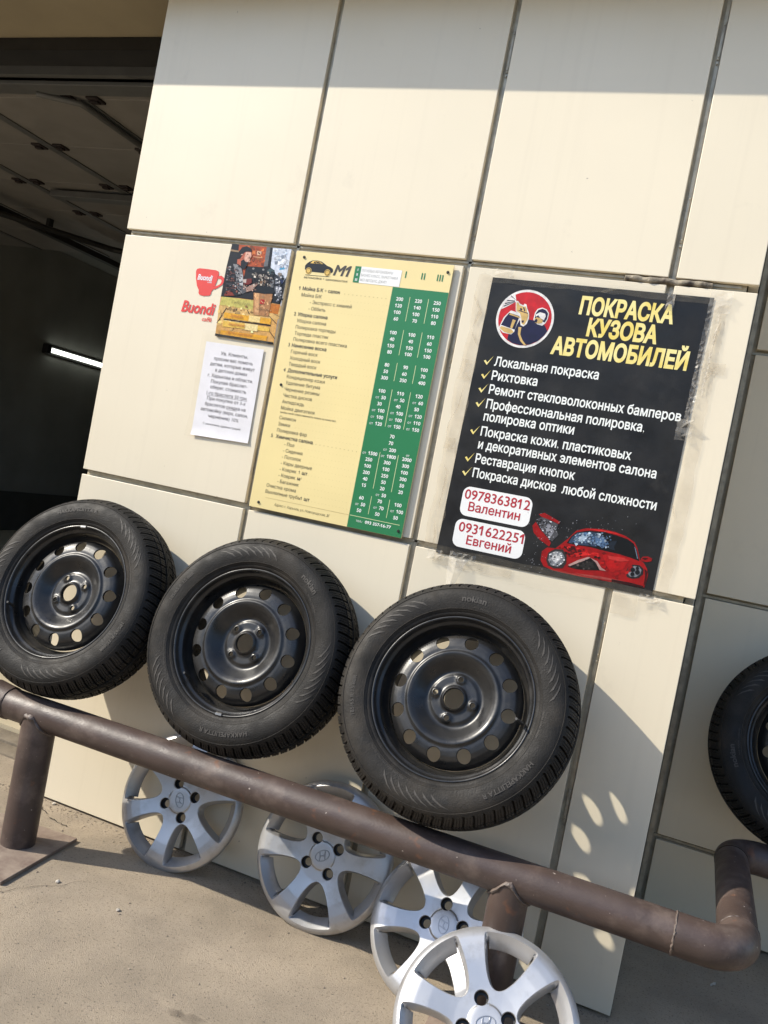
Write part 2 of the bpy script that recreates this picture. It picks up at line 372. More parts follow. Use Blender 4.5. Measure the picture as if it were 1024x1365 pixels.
# ------------------------------------------------------------------ ground
bm = bmesh.new(); bmesh.ops.create_grid(bm, x_segments=1, y_segments=1, size=60)
tag(mk('ground', bm, M['ground']), kind='structure')
bm = bmesh.new(); rh = random.Random(2); rowsH = []  # added rise behind the camera, out of view, to cut horizon light and reflections
for d_, h0 in ((13, 0), (15, 2.6), (18, 4.6), (24, 5.6), (34, 4.0), (50, -.5)):
    rowsH.append([(2 + d_ * math.cos(R(a)), d_ * math.sin(R(a)), h0 * rh.uniform(.75, 1.25) if h0 > 0 else h0 - .02) for a in range(176, 366, 5)])
grid_faces(bm, rowsH, False)
tag(mk('horizon_blocker', bm, mat('blocker_olive', (.060, .070, .035), .95, base2=(.11, .10, .065), vscale=1.5, bump=.6, bscale=4), smooth=60), kind='structure')
def crack(pts, w, z=.0025):
    bm = bmesh.new(); L = []; Rr = []
    for i, (x, y) in enumerate(pts):
        a = Vector((pts[min(i + 1, len(pts) - 1)][0] - pts[max(i - 1, 0)][0], pts[min(i + 1, len(pts) - 1)][1] - pts[max(i - 1, 0)][1])).normalized()
        k = w * (0.15 if i in (0, len(pts) - 1) else random.uniform(.5, 1.2))
        L.append(bm.verts.new((x - a.y * k, y + a.x * k, z))); Rr.append(bm.verts.new((x + a.y * k, y - a.x * k, z)))
    for i in range(len(pts) - 1): bm.faces.new((L[i], Rr[i], Rr[i + 1], L[i + 1]))
    return tag(mk('ground_crack', bm, M['crack']), kind='structure')
def wob(a, b, n, amp):
    return [(a[0] + (b[0] - a[0]) * k / n + random.uniform(-amp, amp), a[1] + (b[1] - a[1]) * k / n + random.uniform(-amp, amp)) for k in range(n + 1)]
crack(wob((.20, -.095), (.285, -.115), 9, .006), .0022)
crack(wob((.12, -.05), (.18, -.085), 6, .006), .0016)
crack(wob((.56, -.34), (.36, -.62), 16, .008), .0008)
def stain_mat():
    m = film_mat('stain_film', (.060, .046, .035), .5, .85); t = m.node_tree; n = t.nodes
    mx = [k for k in n if k.type == 'MIX_SHADER'][0]; mr = [k for k in n if k.type == 'MAP_RANGE'][0]
    vc = n.new('ShaderNodeVertexColor'); vc.layer_name = 'Col'; ml = n.new('ShaderNodeMath'); ml.operation = 'MULTIPLY'
    mr.inputs[1].default_value = .38; mr.inputs[2].default_value = .66; mr.inputs[3].default_value = .1; mr.inputs[4].default_value = .5
    t.links.new(mr.outputs[0], ml.inputs[0]); t.links.new(vc.outputs[0], ml.inputs[1]); t.links.new(ml.outputs[0], mx.inputs[0]); return m
STM = stain_mat()
def stain(name, cx, cy, rx, ry, seed):      # a soaked-in patch that thins out to nothing at its edge
    rs_ = random.Random(seed); bm = bmesh.new(); n = 40; ph = [rs_.uniform(0, 6) for _ in range(4)]; lay = bm.verts.layers.float_color.new('Col')
    rows_ = []
    for f, al in ((.02, 1), (.35, .95), (.65, .6), (.85, .25), (1, 0)):
        r_ = []
        for k in range(n):
            t = 2 * PI * k / n; q = f * (1 + .22 * math.sin(2 * t + ph[0]) + .15 * math.sin(3 * t + ph[1]) + .10 * math.sin(7 * t + ph[2]))
            v = bm.verts.new((cx + rx * q * math.cos(t), cy + ry * q * math.sin(t), .0006)); v[lay] = (al, al, al, 1); r_.append(v)
        rows_.append(r_)
    for a_, b_ in zip(rows_, rows_[1:]):
        for k in range(n): bm.faces.new((a_[k], a_[(k + 1) % n], b_[(k + 1) % n], b_[k]))
    tag(mk(name, bm, STM), kind='structure')
stain('oil_stain', 1.105, -.665, .045, .022, 1)
B('garage_floor', -4.9, 1.97, .372, 9.0, -.05, .030, M['gfloor'])
tag(bpy.data.objects['garage_floor'], kind='structure')
bm = bmesh.new(); box(bm, -4.9, -.002, .275, .368, -.05, .016, .004); box(bm, -4.9, -.002, .185, .273, -.05, .008, .003)
tag(mk('threshold_strip', bm, M['sill'], smooth=40), kind='structure')

# ------------------------------------------------------------------ clad pier (front wall with the posters)
XA = (.6336, .6526, 1.1926, 1.2122, 1.7562, 1.7768, 1.9818)
cols = ((0, XA[0]), (XA[1], XA[2]), (XA[3], XA[4]), (XA[5], XA[6]))
rows = ((.008, 1.1038), (1.1216, 1.9192), (1.9400, 2.747))
pier = thing('clad_wall', 'sunlit cream panelled wall carrying the posters behind the leaning wheels', 'wall', (.99, 0, 0))
def P(o, root):      # parent in place
    o.parent = root; o.matrix_parent_inverse = Matrix.Translation(-Vector(root.location)); return o
def inst(root):      # helper: child built in world coordinates
    def f(name, *a, **k):
        o = B(name, *a, **k); o.location = -Vector(root.location); o.parent = root; return o
    return f
pb = inst(pier)
for (x0, x1) in cols:
    for (z0, z1) in rows:
        dy = random.uniform(-.0006, .0006)
        pb('panel', x0, x1, dy, .0165, z0, z1, M['panel'], bev=.0016)
for (z0, z1) in rows:
    pb('side_panel', 1.956, 1.9805, .0180, .728, z0, z1, M['panel'], bev=.0014)
pb('backing', .008, 1.953, .0170, .75, 0, 2.748, M['backing'])
# folded rails and clips seen in the joints
for xj in ((XA[0] + XA[1]) / 2, (XA[2] + XA[3]) / 2, (XA[4] + XA[5]) / 2):
    pb('rail', xj - .0015, xj + .0078, .0125, .0168, .01, 2.745, M['clip'])
for zj in (1.1127, 1.9296):
    pb('rail', .012, 1.94, .0125, .0168, zj + .001, zj + .0075, M['clip'])
def clip(x, z, ln):
    bm = bmesh.new()
    box(bm, x + .0005, x + .0075, .0090, .0122, z - ln, z, .0006)
    for zz in (z - .008, z - ln + .008, z - ln - .010):
        bmesh.ops.create_cone(bm, cap_ends=True, segments=14, radius1=.0030, radius2=.0022, depth=.003,
                              matrix=Matrix.Translation((x + .004, .0082, zz)) @ Matrix.Rotation(R(90), 4, 'X'))
    o = mk('clip', bm, M['clip'], pier, loc=-Vector(pier.location), smooth=40)
for x, z, ln in ((1.2005, 2.115, .105), (1.2005, 2.60, .12), (1.7655, 2.16, .125), (1.7655, 2.62, .1), (1.2005, 1.74, .10), (1.7655, 1.015, .10), (1.7655, .55, .09), (.6420, 1.30, .08), (.6420, .60, .08)):
    clip(x, z, ln)

# ------------------------------------------------------------------ recessed side wall
rec = thing('recess_wall', 'shaded cream panelled wall set back behind the fourth wheel on the right', 'wall', (3.2, .735, 0))
rb = inst(rec)
for (x0, x1) in ((2.0135, 2.69), (2.708, 3.38), (3.398, 4.4)):
    for (z0, z1) in ((.010, .2585), (.2765, 1.0915), (1.1095, 1.9215), (1.940, 2.82)):
        rb('panel', x0, x1, .735 + random.uniform(-.0006, .0006), .758, z0, z1, M['panel'], bev=.0016)
rb('backing', 1.985, 4.4, .760, .9, 0, 2.848, M['backing'])
rb('rail', 1.985, 2.0005, .7385, .7585, .012, 2.84, M['clip'])
for zj in (.2675, 1.1005, 1.9307):
    rb('rail', 2.002, 4.38, .752, .7590, zj - .0065, zj + .002, M['clip'])

# ------------------------------------------------------------------ canopy over the wall and opening
ZS = 2.750
can = thing('canopy', 'dull brown soffit of the canopy above the garage opening', 'canopy', (0, .1, ZS))
cb = inst(can)
cb('soffit', -5.2, 4.6, -.165, .298, ZS, ZS + .05, M['soffit'])
cb('fascia', -5.2, 4.6, -.181, -.1655, ZS - .002, 3.5, M['fascia'])
cb('roof', -5.2, 4.6, -.164, 1.0, 3.10, 3.5, M['fascia'])

# ------------------------------------------------------------------ garage interior
gar = thing('garage_bay', 'dark garage bay left of the cream wall', 'garage', (-1.5, 5, 0))
gb = inst(gar)
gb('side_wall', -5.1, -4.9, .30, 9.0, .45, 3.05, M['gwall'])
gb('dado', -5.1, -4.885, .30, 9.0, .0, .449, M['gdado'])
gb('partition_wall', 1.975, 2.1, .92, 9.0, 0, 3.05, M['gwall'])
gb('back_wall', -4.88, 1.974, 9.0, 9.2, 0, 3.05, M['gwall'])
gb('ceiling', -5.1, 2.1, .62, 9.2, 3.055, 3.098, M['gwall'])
door = thing('overhead_door', 'raised sectional garage door lying open under the dark ceiling', 'garage door', (-1.9, 1.5, 2.65))
db = inst(door)
db('header_beam', -4.9, -.002, .300, .420, 2.700, ZS - .001, M['dark'])
db('bottom_seal', -4.9, -.002, .421, .450, 2.665, 2.748, M['doorstile'])
db('bottom_rail', -4.9, -.002, .452, .545, 2.638, 2.655, M['doorstile'], bev=.003)
seams = [.547, .607, 1.132, 1.668, 2.203, 2.75, 3.3]
for a, b_ in zip(seams, seams[1:]):
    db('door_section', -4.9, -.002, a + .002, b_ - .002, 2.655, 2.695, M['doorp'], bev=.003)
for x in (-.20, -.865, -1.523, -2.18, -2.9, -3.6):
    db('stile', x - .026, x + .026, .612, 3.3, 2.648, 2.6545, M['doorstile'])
bm = bmesh.new()
rowsT = [(-1.03 + .165 * k / 8, .52 + .085 * k / 8, 2.632) for k in range(9)]
tube(bm, rowsT + [(-.862, .66, 2.632), (-.862, 1.10, 2.632)], .014, 8)
o = mk('lift_cable', bm, M['doorstile'], door, loc=-Vector(door.location), smooth=60)
for s_ in seams[1:5]:
    for x in (-.20, -.865, -1.523, -2.18):
        for dx in (-.095, .045):
            bm = bmesh.new(); box(bm, x + dx, x + dx + .06, s_ - .033, s_ + .033, 2.6445, 2.6545, .002)
            box(bm, x + dx + .01, x + dx + .05, s_ - .012, s_ + .012, 2.635, 2.645, .002)
            mk('hinge', bm, M['hinge'], door, loc=-Vector(door.location))
db('strut', -2.08, -.002, 1.752, 1.827, 2.601, 2.640, M['doorstile'], bev=.004)
trk = thing('door_track', 'dark overhead steel door track hanging in the garage ceiling', 'track', (-2.7, 2.5, 2.58))
tb = inst(trk)
tb('rail', -2.72, -2.66, 1.08, 6.0, 2.54, 2.58, M['dark'])
tb('hanger', -2.70, -2.67, 2.4, 2.44, 2.58, 3.05, M['dark'])
bm = bmesh.new(); tube(bm, [(-2.69, 1.83, 2.52), (-2.32, 2.67, 2.55), (-1.95, 3.05, 2.58)], .02, 8)
mk('brace', bm, M['dark'], trk, loc=-Vector(trk.location))
lamp = thing('tube_lamp', 'lit white fluorescent tube on the dark garage side wall', 'lamp', (-4.86, 5.76, 2.01))
em = bpy.data.materials.new('lamp_glow'); em.use_nodes = True; eb = em.node_tree.nodes['Principled BSDF']
eb.inputs['Base Color'].default_value = (.9, .92, .88, 1); eb.inputs['Emission Color'].default_value = (.95, 1, .90, 1); eb.inputs['Emission Strength'].default_value = 1.6
bm = bmesh.new(); tube(bm, [(0, -.80, 0), (0, .80, 0)], .025, 16, True); mk('tube', bm, em, lamp, smooth=60)
bm = bmesh.new(); box(bm, -.035, -.02, -.86, .86, -.05, .05, .004); box(bm, -.03, .04, -.87, -.805, -.045, .045, .004); box(bm, -.03, .04, .805, .87, -.045, .045, .004)
mk('housing', bm, M['dark'], lamp)
bm = bmesh.new(); lathe(bm, [(.20, 0), (.22, .05), (.30, .06), (.335, .03), (.34, -.05), (.30, -.07), (.2, -.07), (.20, 0)], 40)
o = mk('hose_reel', bm, M['gdado'], loc=(-4.80, 6.15, 1.03), rot=(0, 0, R(90)), smooth=40)
tag(o, 'dark round reel shape in the shadow low on the garage side wall', 'reel')

# ------------------------------------------------------------------ wheels
RT = .311
def build_tyre():
    half = [(.2062, -.006), (.2080, .0005), (.2115, .0045), (.2150, .0062), (.2175, .0068), (.2190, .0088), (.2260, .0118), (.2265, .0124), (.2360, .0150), (.2480, .0170), (.2600, .0172),
            (.2700, .0152), (.2760, .0128), (.2790, .0112), (.2800, .0122), (.2825, .0106), (.2870, .0068)]
    # second part: shoulder and tread, where grooves are cut
    tread = [(.2900, .0030), (.2945, -.0030), (.2985, -.0100), (.3020, -.0170), (.3050, -.0235), (.3062, -.0262), (.3064, -.0264), (.3072, -.0300), (.3074, -.0304), (.3086, -.0400), (.3096, -.0510),
             (.3098, -.0512), (.3103, -.0580), (.3105, -.0582), (.3110, -.0750)]
    hc = -.075
    prof = [(r, h, False) for r, h in half] + [(r, h, True) for r, h in tread]
    prof += [(r, 2 * hc - h, t) for r, h, t in reversed(prof[:-1])]
    circ = ((-.0264, -.0300), (-.0512, -.0580))
    N = 74; tcol = ((0.0, 1), (.19, 1), (.21, 0), (.40, 0), (.42, 2), (.44, 2), (.46, 0), (.68, 0), (.70, 2), (.72, 2), (.74, 0), (.975, 0))
    verts = []
    for r, h, t in prof:
        hm = h if h > hc else 2 * hc - h
        ring = []
        incirc = any(b_ - 1e-6 <= hm <= a + 1e-6 for a, b_ in circ) and t
        for k in range(N):
            for fr, g in tcol:
                th = (k + fr) * 2 * PI / N
                if t: th += .9 * (abs(h - hc) - .07) * (1 if h > hc else -1) * 1.0 + (0 if abs(h - hc) > .045 else .5 * (.045 - abs(h - hc)))
                rr = r; hh = h
                if t:
                    w = min(1.0, max(0.0, (-hm + .0045) / .012))
                    d = 0
                    if g == 1: d = .0100 * (.6 + .4 * w)
                    elif g == 2: d = .0028 * w
                    if incirc: d = max(d, .0065)
                    rr = r - d
                    if g == 1: hh = h - (.0034 * (1 - w) if h > hc else -.0034 * (1 - w))
                ring.append((rr * math.cos(th), -hh, rr * math.sin(th)))
        verts.append(ring)
    bm = bmesh.new(); grid_faces(bm, verts)
    bmesh.ops.recalc_face_normals(bm, faces=bm.faces)
    me = bpy.data.meshes.new('tyre'); bm.to_mesh(me); bm.free()
    for p in me.polygons: p.use_smooth = True
    me.set_sharp_from_angle(angle=R(32)); me.materials.append(M['rubber'])
    return me
def side_h(r):
    xs = [.2062, .2115, .2190, .2265, .2360, .2480, .2600, .2700, .2760, .2825, .2870]; ys = [-.006, .0045, .0088, .0124, .0150, .0170, .0172, .0152, .0128, .0106, .0068]
    return float(np.interp(r, xs, ys))
def bend(bm, items, r0, lift=.0013):
    """items: s, a centre angle (deg), h cap height, r baseline radius, cx, b"""
    for it, (v, fs) in zip(items, text_raw(items)):
        if CAPH[0] is None: CAPH[0] = text_raw([dict(s='H')])[0][0][:, 1].max()
        sc = it['h'] / CAPH[0]; x0, x1 = v[:, 0].min(), v[:, 0].max(); sx = sc * it.get('cx', 1); w = (x1 - x0) * sx
        vv = []
        for a, b_ in v:
            rr = it['r'] + b_ * sc; th = R(it['a']) - ((a - x0) * sx - w / 2) / (it['r'] + it['h'] * .5)
            vv.append(bm.verts.new((rr * math.cos(th), -(side_h(rr) + lift), rr * math.sin(th))))
        for f in fs:
            try: bm.faces.new([vv[i] for i in f])
            except ValueError: pass
def build_letters():
    bm = bmesh.new()
    bend(bm, [dict(s='nokian', a=0, h=.0150, r=.2445, cx=1.15, b=.025), dict(s='HAKKAPELIITTA R', a=-132, h=.0115, r=.2485, cx=1.05, b=.02),
              dict(s='185/65 R 15 88R', a=103, h=.0095, r=.2500, cx=1.1, b=.015), dict(s='M+S  RADIAL TUBELESS', a=-10, h=.0042, r=.2300, cx=1.2),
              dict(s='MAX LOAD 560 KG  MAX PRESS 300 KPA', a=150, h=.0040, r=.2290, cx=1.1), dict(s='EXTRA LOAD  SNOW', a=-95, h=.0042, r=.2290, cx=1.1)], 0)
    for c in (45, 168, -65):                       # leaf-shaped bars moulded in the sidewall
        for k in range(7):
            a0 = c - 16 + k * 5.2
            pts = [(.2405, a0), (.2510, a0 + 3.0), (.2620, a0 + 6.5), (.2720, a0 + 10.6), (.2655, a0 + 6.4), (.2530, a0 + 1.8)]
            q = [bm.verts.new((r * math.cos(R(a)), -(side_h(r) + .0012), r * math.sin(R(a)))) for r, a in pts]
            bm.faces.new((q[0], q[1], q[5])); bm.faces.new((q[1], q[2], q[4], q[5])); bm.faces.new((q[2], q[3], q[4]))
    bmesh.ops.recalc_face_normals(bm, faces=bm.faces)
    for rr in (.2255, .2805):                      # thin moulded rings
        rowsL = []
        for dr, dl in ((-.0006, 0), (0, .0008), (.0006, 0)):
            rowsL.append([((rr + dr) * math.cos(k * PI / 90), -(side_h(rr + dr) + dl), (rr + dr) * math.sin(k * PI / 90)) for k in range(180)])
        grid_faces(bm, rowsL)
    me = bpy.data.meshes.new('sidewall_lettering'); bm.to_mesh(me); bm.free(); me.materials.append(M['letter'])
    return me
def smooth_prof(pts, n=160):
    r = np.array([p[0] for p in pts]); h = np.array([p[1] for p in pts])
    rr = np.linspace(r[0], r[-1], 1200); hh = np.interp(rr, r, h)
    k = np.hanning(55); k /= k.sum(); pad = 27
    hp = np.concatenate([2 * hh[0] - hh[pad:0:-1], hh, 2 * hh[-1] - hh[-2:-pad - 2:-1]])
    hs = np.convolve(hp, k, 'valid')
    return lambda x: float(np.interp(x, rr, hs))
def cdt_disc(hf, r_in, r_out, holes, ring_step=.0028, ang=144, hfun=None):
    """flat ring meshed with round or shaped holes; holes = list of closed loops [(x,z)...]; returns verts, faces, hole loops (indices)"""
    pts = []; edges = []; loops = []
    def add(loop):
        s = len(pts); pts.extend(Vector(p) for p in loop); n = len(loop)
        edges.extend((s + i, s + (i + 1) % n) for i in range(n)); loops.append((s, n))
    def circ(r, n, off=0): return [(r * math.cos((k + off) * 2 * PI / n), r * math.sin((k + off) * 2 * PI / n)) for k in range(n)]
    add(circ(r_out, ang))
    if r_in: add(circ(r_in, 64))
    for h in holes: add(h)
    H = [np.array(h) for h in holes]
    def near(p, marg):
        for h in H:
            c = h.mean(0)
            if np.hypot(*(p - c)) > np.hypot(*(h - c).T).max() + marg: continue
            d = np.hypot(*(h - p).T).min()
            if d < marg or inside(p, h): return True
        return False
    def inside(p, h):
        x, y = p; n = len(h); c = False; j = n - 1
        for i in range(n):
            if ((h[i][1] > y) != (h[j][1] > y)) and (x < (h[j][0] - h[i][0]) * (y - h[i][1]) / (h[j][1] - h[i][1]) + h[i][0]): c = not c
            j = i
        return c
    r = r_out - ring_step; k = 0
    while r > max(r_in, .0) + ring_step * .6:
        n = max(10, min(ang, int(2 * PI * r / (ring_step * 1.6)))); k += 1
        for p in circ(r, n, .5 * (k % 2)):
            if not near(np.array(p), ring_step * .7): pts.append(Vector(p))
        r -= ring_step
    if not r_in: pts.append(Vector((0, 0)))
    V, _, F, vo, _, _ = delaunay_2d_cdt(pts, edges, [], 0, 1e-7, True)
    V = [(v.x, v.y) for v in V]; keep = []
    for f in F:
        c = np.mean([V[i] for i in f], axis=0); rr = np.hypot(*c)
        if rr > r_out or (r_in and rr < r_in * .999): continue
        if any(inside(c, h) for h in H): continue
        a, b_, d = (V[i] for i in f[:3])
        if (b_[0] - a[0]) * (d[1] - a[1]) - (b_[1] - a[1]) * (d[0] - a[0]) < 0: f = list(reversed(f))
        keep.append(list(f))
    return V, keep
def disc_mesh(name, V, F, hf, walls, m):
    """surface h = hf(x,z) with analytic normals, plus wall strips (lists of loops of (x,z,h))"""
    used = sorted({i for f in F for i in f}); mp = {i: k for k, i in enumerate(used)}
    vs = [(V[i][0], -hf(*V[i]), V[i][1]) for i in used]; fs = [[mp[i] for i in f] for f in F]
    nrm = []; e = .0004
    for i in used:
        x, z = V[i]; gx = (hf(x + e, z) - hf(x - e, z)) / (2 * e); gz = (hf(x, z + e) - hf(x, z - e)) / (2 * e)
        nrm.append(Vector((-gx, -1, -gz)).normalized())
    nface = len(fs); ns = len(vs)
    for lp in walls:
        base = len(vs); n = len(lp[0])
        for ring in lp: vs += [(x, -h, z) for x, z, h in ring]
        for a in range(len(lp) - 1):
            for i in range(n):
                fs.append([base + a * n + i, base + a * n + (i + 1) % n, base + (a + 1) * n + (i + 1) % n, base + (a + 1) * n + i])
    me = bpy.data.meshes.new(name); me.from_pydata(vs, [], fs); me.update()
    for p in me.polygons: p.use_smooth = True
    vn = [tuple(me.vertices[i].normal) for i in range(len(vs))]
    for i in range(ns): vn[i] = tuple(nrm[i])
    me.normals_split_custom_set_from_vertices(vn)
    me.materials.append(m)
    return me
def circle(cx, cz, r, n=28): return [(cx + r * math.cos(k * 2 * PI / n), cz + r * math.sin(k * 2 * PI / n)) for k in range(n)]

dprof = smooth_prof([(.024, -.0215), (.0275, -.0225), (.031, -.025), (.035, -.0315), (.042, -.033), (.059, -.033), (.064, -.036), (.070, -.0375), (.076, -.035), (.088, -.0245), (.100, -.0145), (.108, -.0095),
                     (.114, -.0078), (.1175, -.0082), (.1205, -.0115), (.124, -.0130), (.132, -.0128), (.145, -.0150), (.156, -.0195), (.163, -.027), (.169, -.040), (.174, -.052)])
def build_disc():
    lug = [(.051 * math.cos(R(90 * k)), .051 * math.sin(R(90 * k))) for k in range(4)]
    def hf(x, z):
        r = math.hypot(x, z); h = dprof(min(max(r, .024), .174))
        for lx, lz in lug:
            d = math.hypot(x - lx, z - lz)
            h += .0035 * max(0, 1 - max(0, d - .0085) / .006) if d < .0145 else 0
        if .068 > r > .036: h += .0022 * max(0, math.cos(4 * math.atan2(z, x))) * min(1, (r - .036) / .008) * min(1, (.068 - r) / .006)
        return h
    vents = [circle(.1455 * math.cos(R(2 + 30 * k)), .1455 * math.sin(R(2 + 30 * k)), .0180, 30) for k in range(12)]
    lugs = [circle(x, z, .0072, 20) for x, z in lug]
    V, F = cdt_disc(hf, .0272, .1735, vents + lugs)
    walls = []
    for lp, dp in [(v, .006) for v in vents] + [(v, .008) for v in lugs] + [(circle(0, 0, .0272, 64), .012)]:
        c = np.mean(lp, axis=0)
        walls.append([[(x, z, hf(x, z)) for x, z in lp], [(c[0] + (x - c[0]) * .97, c[1] + (z - c[1]) * .97, hf(x, z) - .0012) for x, z in lp],
                      [(c[0] + (x - c[0]) * .965, c[1] + (z - c[1]) * .965, hf(x, z) - dp) for x, z in lp]])
    return disc_mesh('wheel_disc', V, F, hf, walls, M['rim'])
def build_rim():
    bm = bmesh.new()
    lathe(bm, [(.2062, -.012), (.2074, -.004), (.2079, -.0005), (.2070, .0016), (.2050, .0022), (.2030, .0014), (.2012, -.0022), (.2000, -.0085), (.1985, -.0120), (.1960, -.0150), (.1925, -.0165), (.1902, -.0190),
               (.1892, -.0250), (.1880, -.0370), (.1850, -.0430), (.1790, -.0500), (.1750, -.0560), (.1735, -.0640), (.1735, -.1000), (.1850, -.1180), (.1890, -.1430), (.1950, -.1470), (.2000, -.1500), (.2060, -.1515), (.2075, -.1500), (.2078, -.1440)], 144)
    me = bpy.data.meshes.new('rim'); bmesh.ops.recalc_face_normals(bm, faces=bm.faces); bm.to_mesh(me); bm.free()
    for p in me.polygons: p.use_smooth = True
    me.set_sharp_from_angle(angle=R(50)); me.materials.append(M['rim']); return me
def build_valve():
    bm = bmesh.new()
    tube(bm, [(.183, .012, 0), (.179, -.004, 0), (.1755, -.020, 0)], [.0055, .0045, .0032], 12, True)
    tube(bm, [(.1755, -.0202, 0), (.1740, -.0290, 0)], [.0036, .0033], 12, True)
    me = bpy.data.meshes.new('valve'); bm.to_mesh(me); bm.free(); me.materials.append(M['blackp']); return me
def build_weight():
    bm = bmesh.new(); rowsW = []
    for r, h in ((.2000, -.004), (.1985, .0005), (.2010, .0048), (.2065, .0048), (.2088, .0010)):
        rowsW.append([(r * math.cos(R(a)), -h, r * math.sin(R(a))) for a in np.linspace(-2.6, 2.6, 7)])
    grid_faces(bm, rowsW, False); me = bpy.data.meshes.new('balance_weight'); bm.to_mesh(me); bm.free(); me.materials.append(M['steel']); return me
ME = dict(tyre=build_tyre(), lett=build_letters(), disc=build_disc(), rim=build_rim(), valve=build_valve(), weight=build_weight())
def wheel(C, lean, phi, psi, valve, weight, label, yaw=0.0):
    a = R(lean); u = Vector((0, math.sin(a), math.cos(a)))
    root = thing('car_wheel', label, 'wheel', Vector(C) - RT * u, (-a, 0, yaw), 'tyred steel wheels leaning along the wall')
    c = (0, 0, RT)
    ty = link('tyre', ME['tyre'], None, root, c, (0, -R(psi), 0))
    link('sidewall_lettering', ME['lett'], None, ty)
    rm = link('rim', ME['rim'], None, root, c)
    link('wheel_disc', ME['disc'], None, root, c, (0, -R(phi), 0))
    link('valve', ME['valve'], None, rm, (0, 0, 0), (0, -R(valve), 0))
    if weight is not None: link('balance_weight', ME['weight'], None, rm, (0, 0, 0), (0, -R(weight), 0))
    return root
wheel((.2351, -.2656, .7660), 19.32, 36, 235, 208, 97, 'black steel wheel nearest the garage opening, tyre name across its top')
wheel((.8472, -.2538, .7586), 16.50, 51, 52, 226, 272, 'black steel wheel in the middle of the sunlit row, under the price board')
wheel((1.4693, -.2766, .7736), 22.12, 85, 92, 355, None, 'black steel wheel under the black poster, its vent holes casting light spots')
wheel((2.407, .440, .7480), 20.0, 15, 200, 30, None, 'black wheel in the shade of the recess, cut by the right picture edge')

# ------------------------------------------------------------------ brown pipe rail
pr = thing('pipe_rail', 'brown painted steel pipe rail on posts that carries the wheels', 'rail', (.272, -.31, 0))
off = -Vector(pr.location)
YP, ZP, RP = -.31, .403, .0455
bm = bmesh.new(); tube(bm, [(.158, YP, ZP), (2.075, YP, ZP)], RP, 40); mk('pipe', bm, M['pipe'], pr, off, smooth=60)
def arc(c, r, a0, a1, n=14): return [(c[0] + r * math.cos(R(a0 + (a1 - a0) * k / n)), c[1] + r * math.sin(R(a0 + (a1 - a0) * k / n)), ZP) for k in range(n + 1)]
re = .075
bm = bmesh.new(); tube(bm, [(2.079, YP, ZP), (2.125, YP, ZP)] + arc((2.140, YP + re), re, -90, 0) + [(2.215, YP + re + .02, ZP)], RP + .0012, 40); mk('elbow', bm, M['pipe'], pr, off, smooth=60)
bm = bmesh.new(); tube(bm, [(2.215, YP + re + .024, ZP), (2.215, .285, ZP)], RP, 40); mk('pipe', bm, M['pipe'], pr, off, smooth=60)
bm = bmesh.new(); tube(bm, [(2.215, .287, ZP)] + [(2.215 + .085 - .085 * math.cos(R(t)), .30 + .085 * math.sin(R(t)), ZP) for t in range(0, 91, 6)] + [(3.9, .385, ZP)], RP + .0008, 40); mk('pipe', bm, M['pipe'], pr, off, smooth=60)
bm = bmesh.new(); tube(bm, [(.153, YP, ZP), (.14, YP, ZP + .001), (.12, YP, ZP + .003), (.085, YP, ZP + .008)], RP + .0035, 40, True); mk('end_sleeve', bm, M['pipe'], pr, off, smooth=60)
def weld_ring(c, axis, r, w=.0035):
    bm = bmesh.new(); n = 60; pts = []
    ax = Vector(axis); a = Vector((0, 0, 1)) if abs(ax.z) < .5 else Vector((1, 0, 0)); b_ = ax.cross(a)
    rowsW = []
    for k in range(n + 1):
        t = k * 2 * PI / n; q = random.uniform(.75, 1.25)
        cc = Vector(c) + (r) * (math.cos(t) * a + math.sin(t) * b_) + ax * random.uniform(-.0012, .0012)
        d = math.cos(t) * a + math.sin(t) * b_
        rowsW.append([cc + w * q * (math.cos(s * PI / 3) * d + math.sin(s * PI / 3) * ax) for s in range(6)])
    grid_faces(bm, rowsW); mk('weld', bm, M['weld'] if w > .003 else M['pipe'], pr, off, smooth=60)
weld_ring((2.077, YP, ZP), (1, 0, 0), RP - .0004, .0031); weld_ring((.1555, YP, ZP), (1, 0, 0), RP + .0005, .0026); weld_ring((2.215, YP + re + .022, ZP), (0, 1, 0), RP - .0006, .0030)
def post(x, rp):
    bm = bmesh.new(); n = 40; top = []; bot = []
    for k in range(n):
        t = k * 2 * PI / n; dx, dy = rp * math.cos(t), rp * math.sin(t)
        zz = ZP - math.sqrt(max(0, (RP + .0003) ** 2 - min(abs(dy), RP) ** 2)) if abs(dy) < RP else ZP
        top.append((x + dx, YP + dy, zz)); bot.append((x + dx, YP + dy, .010))
    grid_faces(bm, [bot, top]); mk('post', bm, M['pipe'], pr, off, smooth=60)
    bm = bmesh.new(); rowsW = []
    for k in range(n + 1):
        t = k * 2 * PI / n; x_, y_, z_ = top[k % n]; d = Vector((math.cos(t), math.sin(t), -.4)); q = random.uniform(.6, 1.4) * .0052
        cc = Vector((x_, y_, z_ - .001)); up_ = Vector((0, 0, 1))
        rowsW.append([cc + q * (math.cos(s * PI / 3) * d + math.sin(s * PI / 3) * up_) for s in range(6)])
    grid_faces(bm, rowsW); mk('weld', bm, M['weld'], pr, off, smooth=60)
post(.2705, .0500); post(1.7075, .0475)
def plate(x, ang, s):
    bm = bmesh.new(); box(bm, -s, s, -s, s, 0, .011, .0012)
    mk('base_plate', bm, M['plate'], pr, Vector((x, YP - .012, .0005)) + off, (0, 0, R(ang)), smooth=40)
bm = bmesh.new()
q = [(.095, -.195), (.3724, -.1693), (.4056, -.5082), (.12, -.535)]
lo = [bm.verts.new((x, y, .0005)) for x, y in q]; hi = [bm.verts.new((x, y, .0115)) for x, y in q]
bm.faces.new(hi); bm.faces.new(list(reversed(lo)))
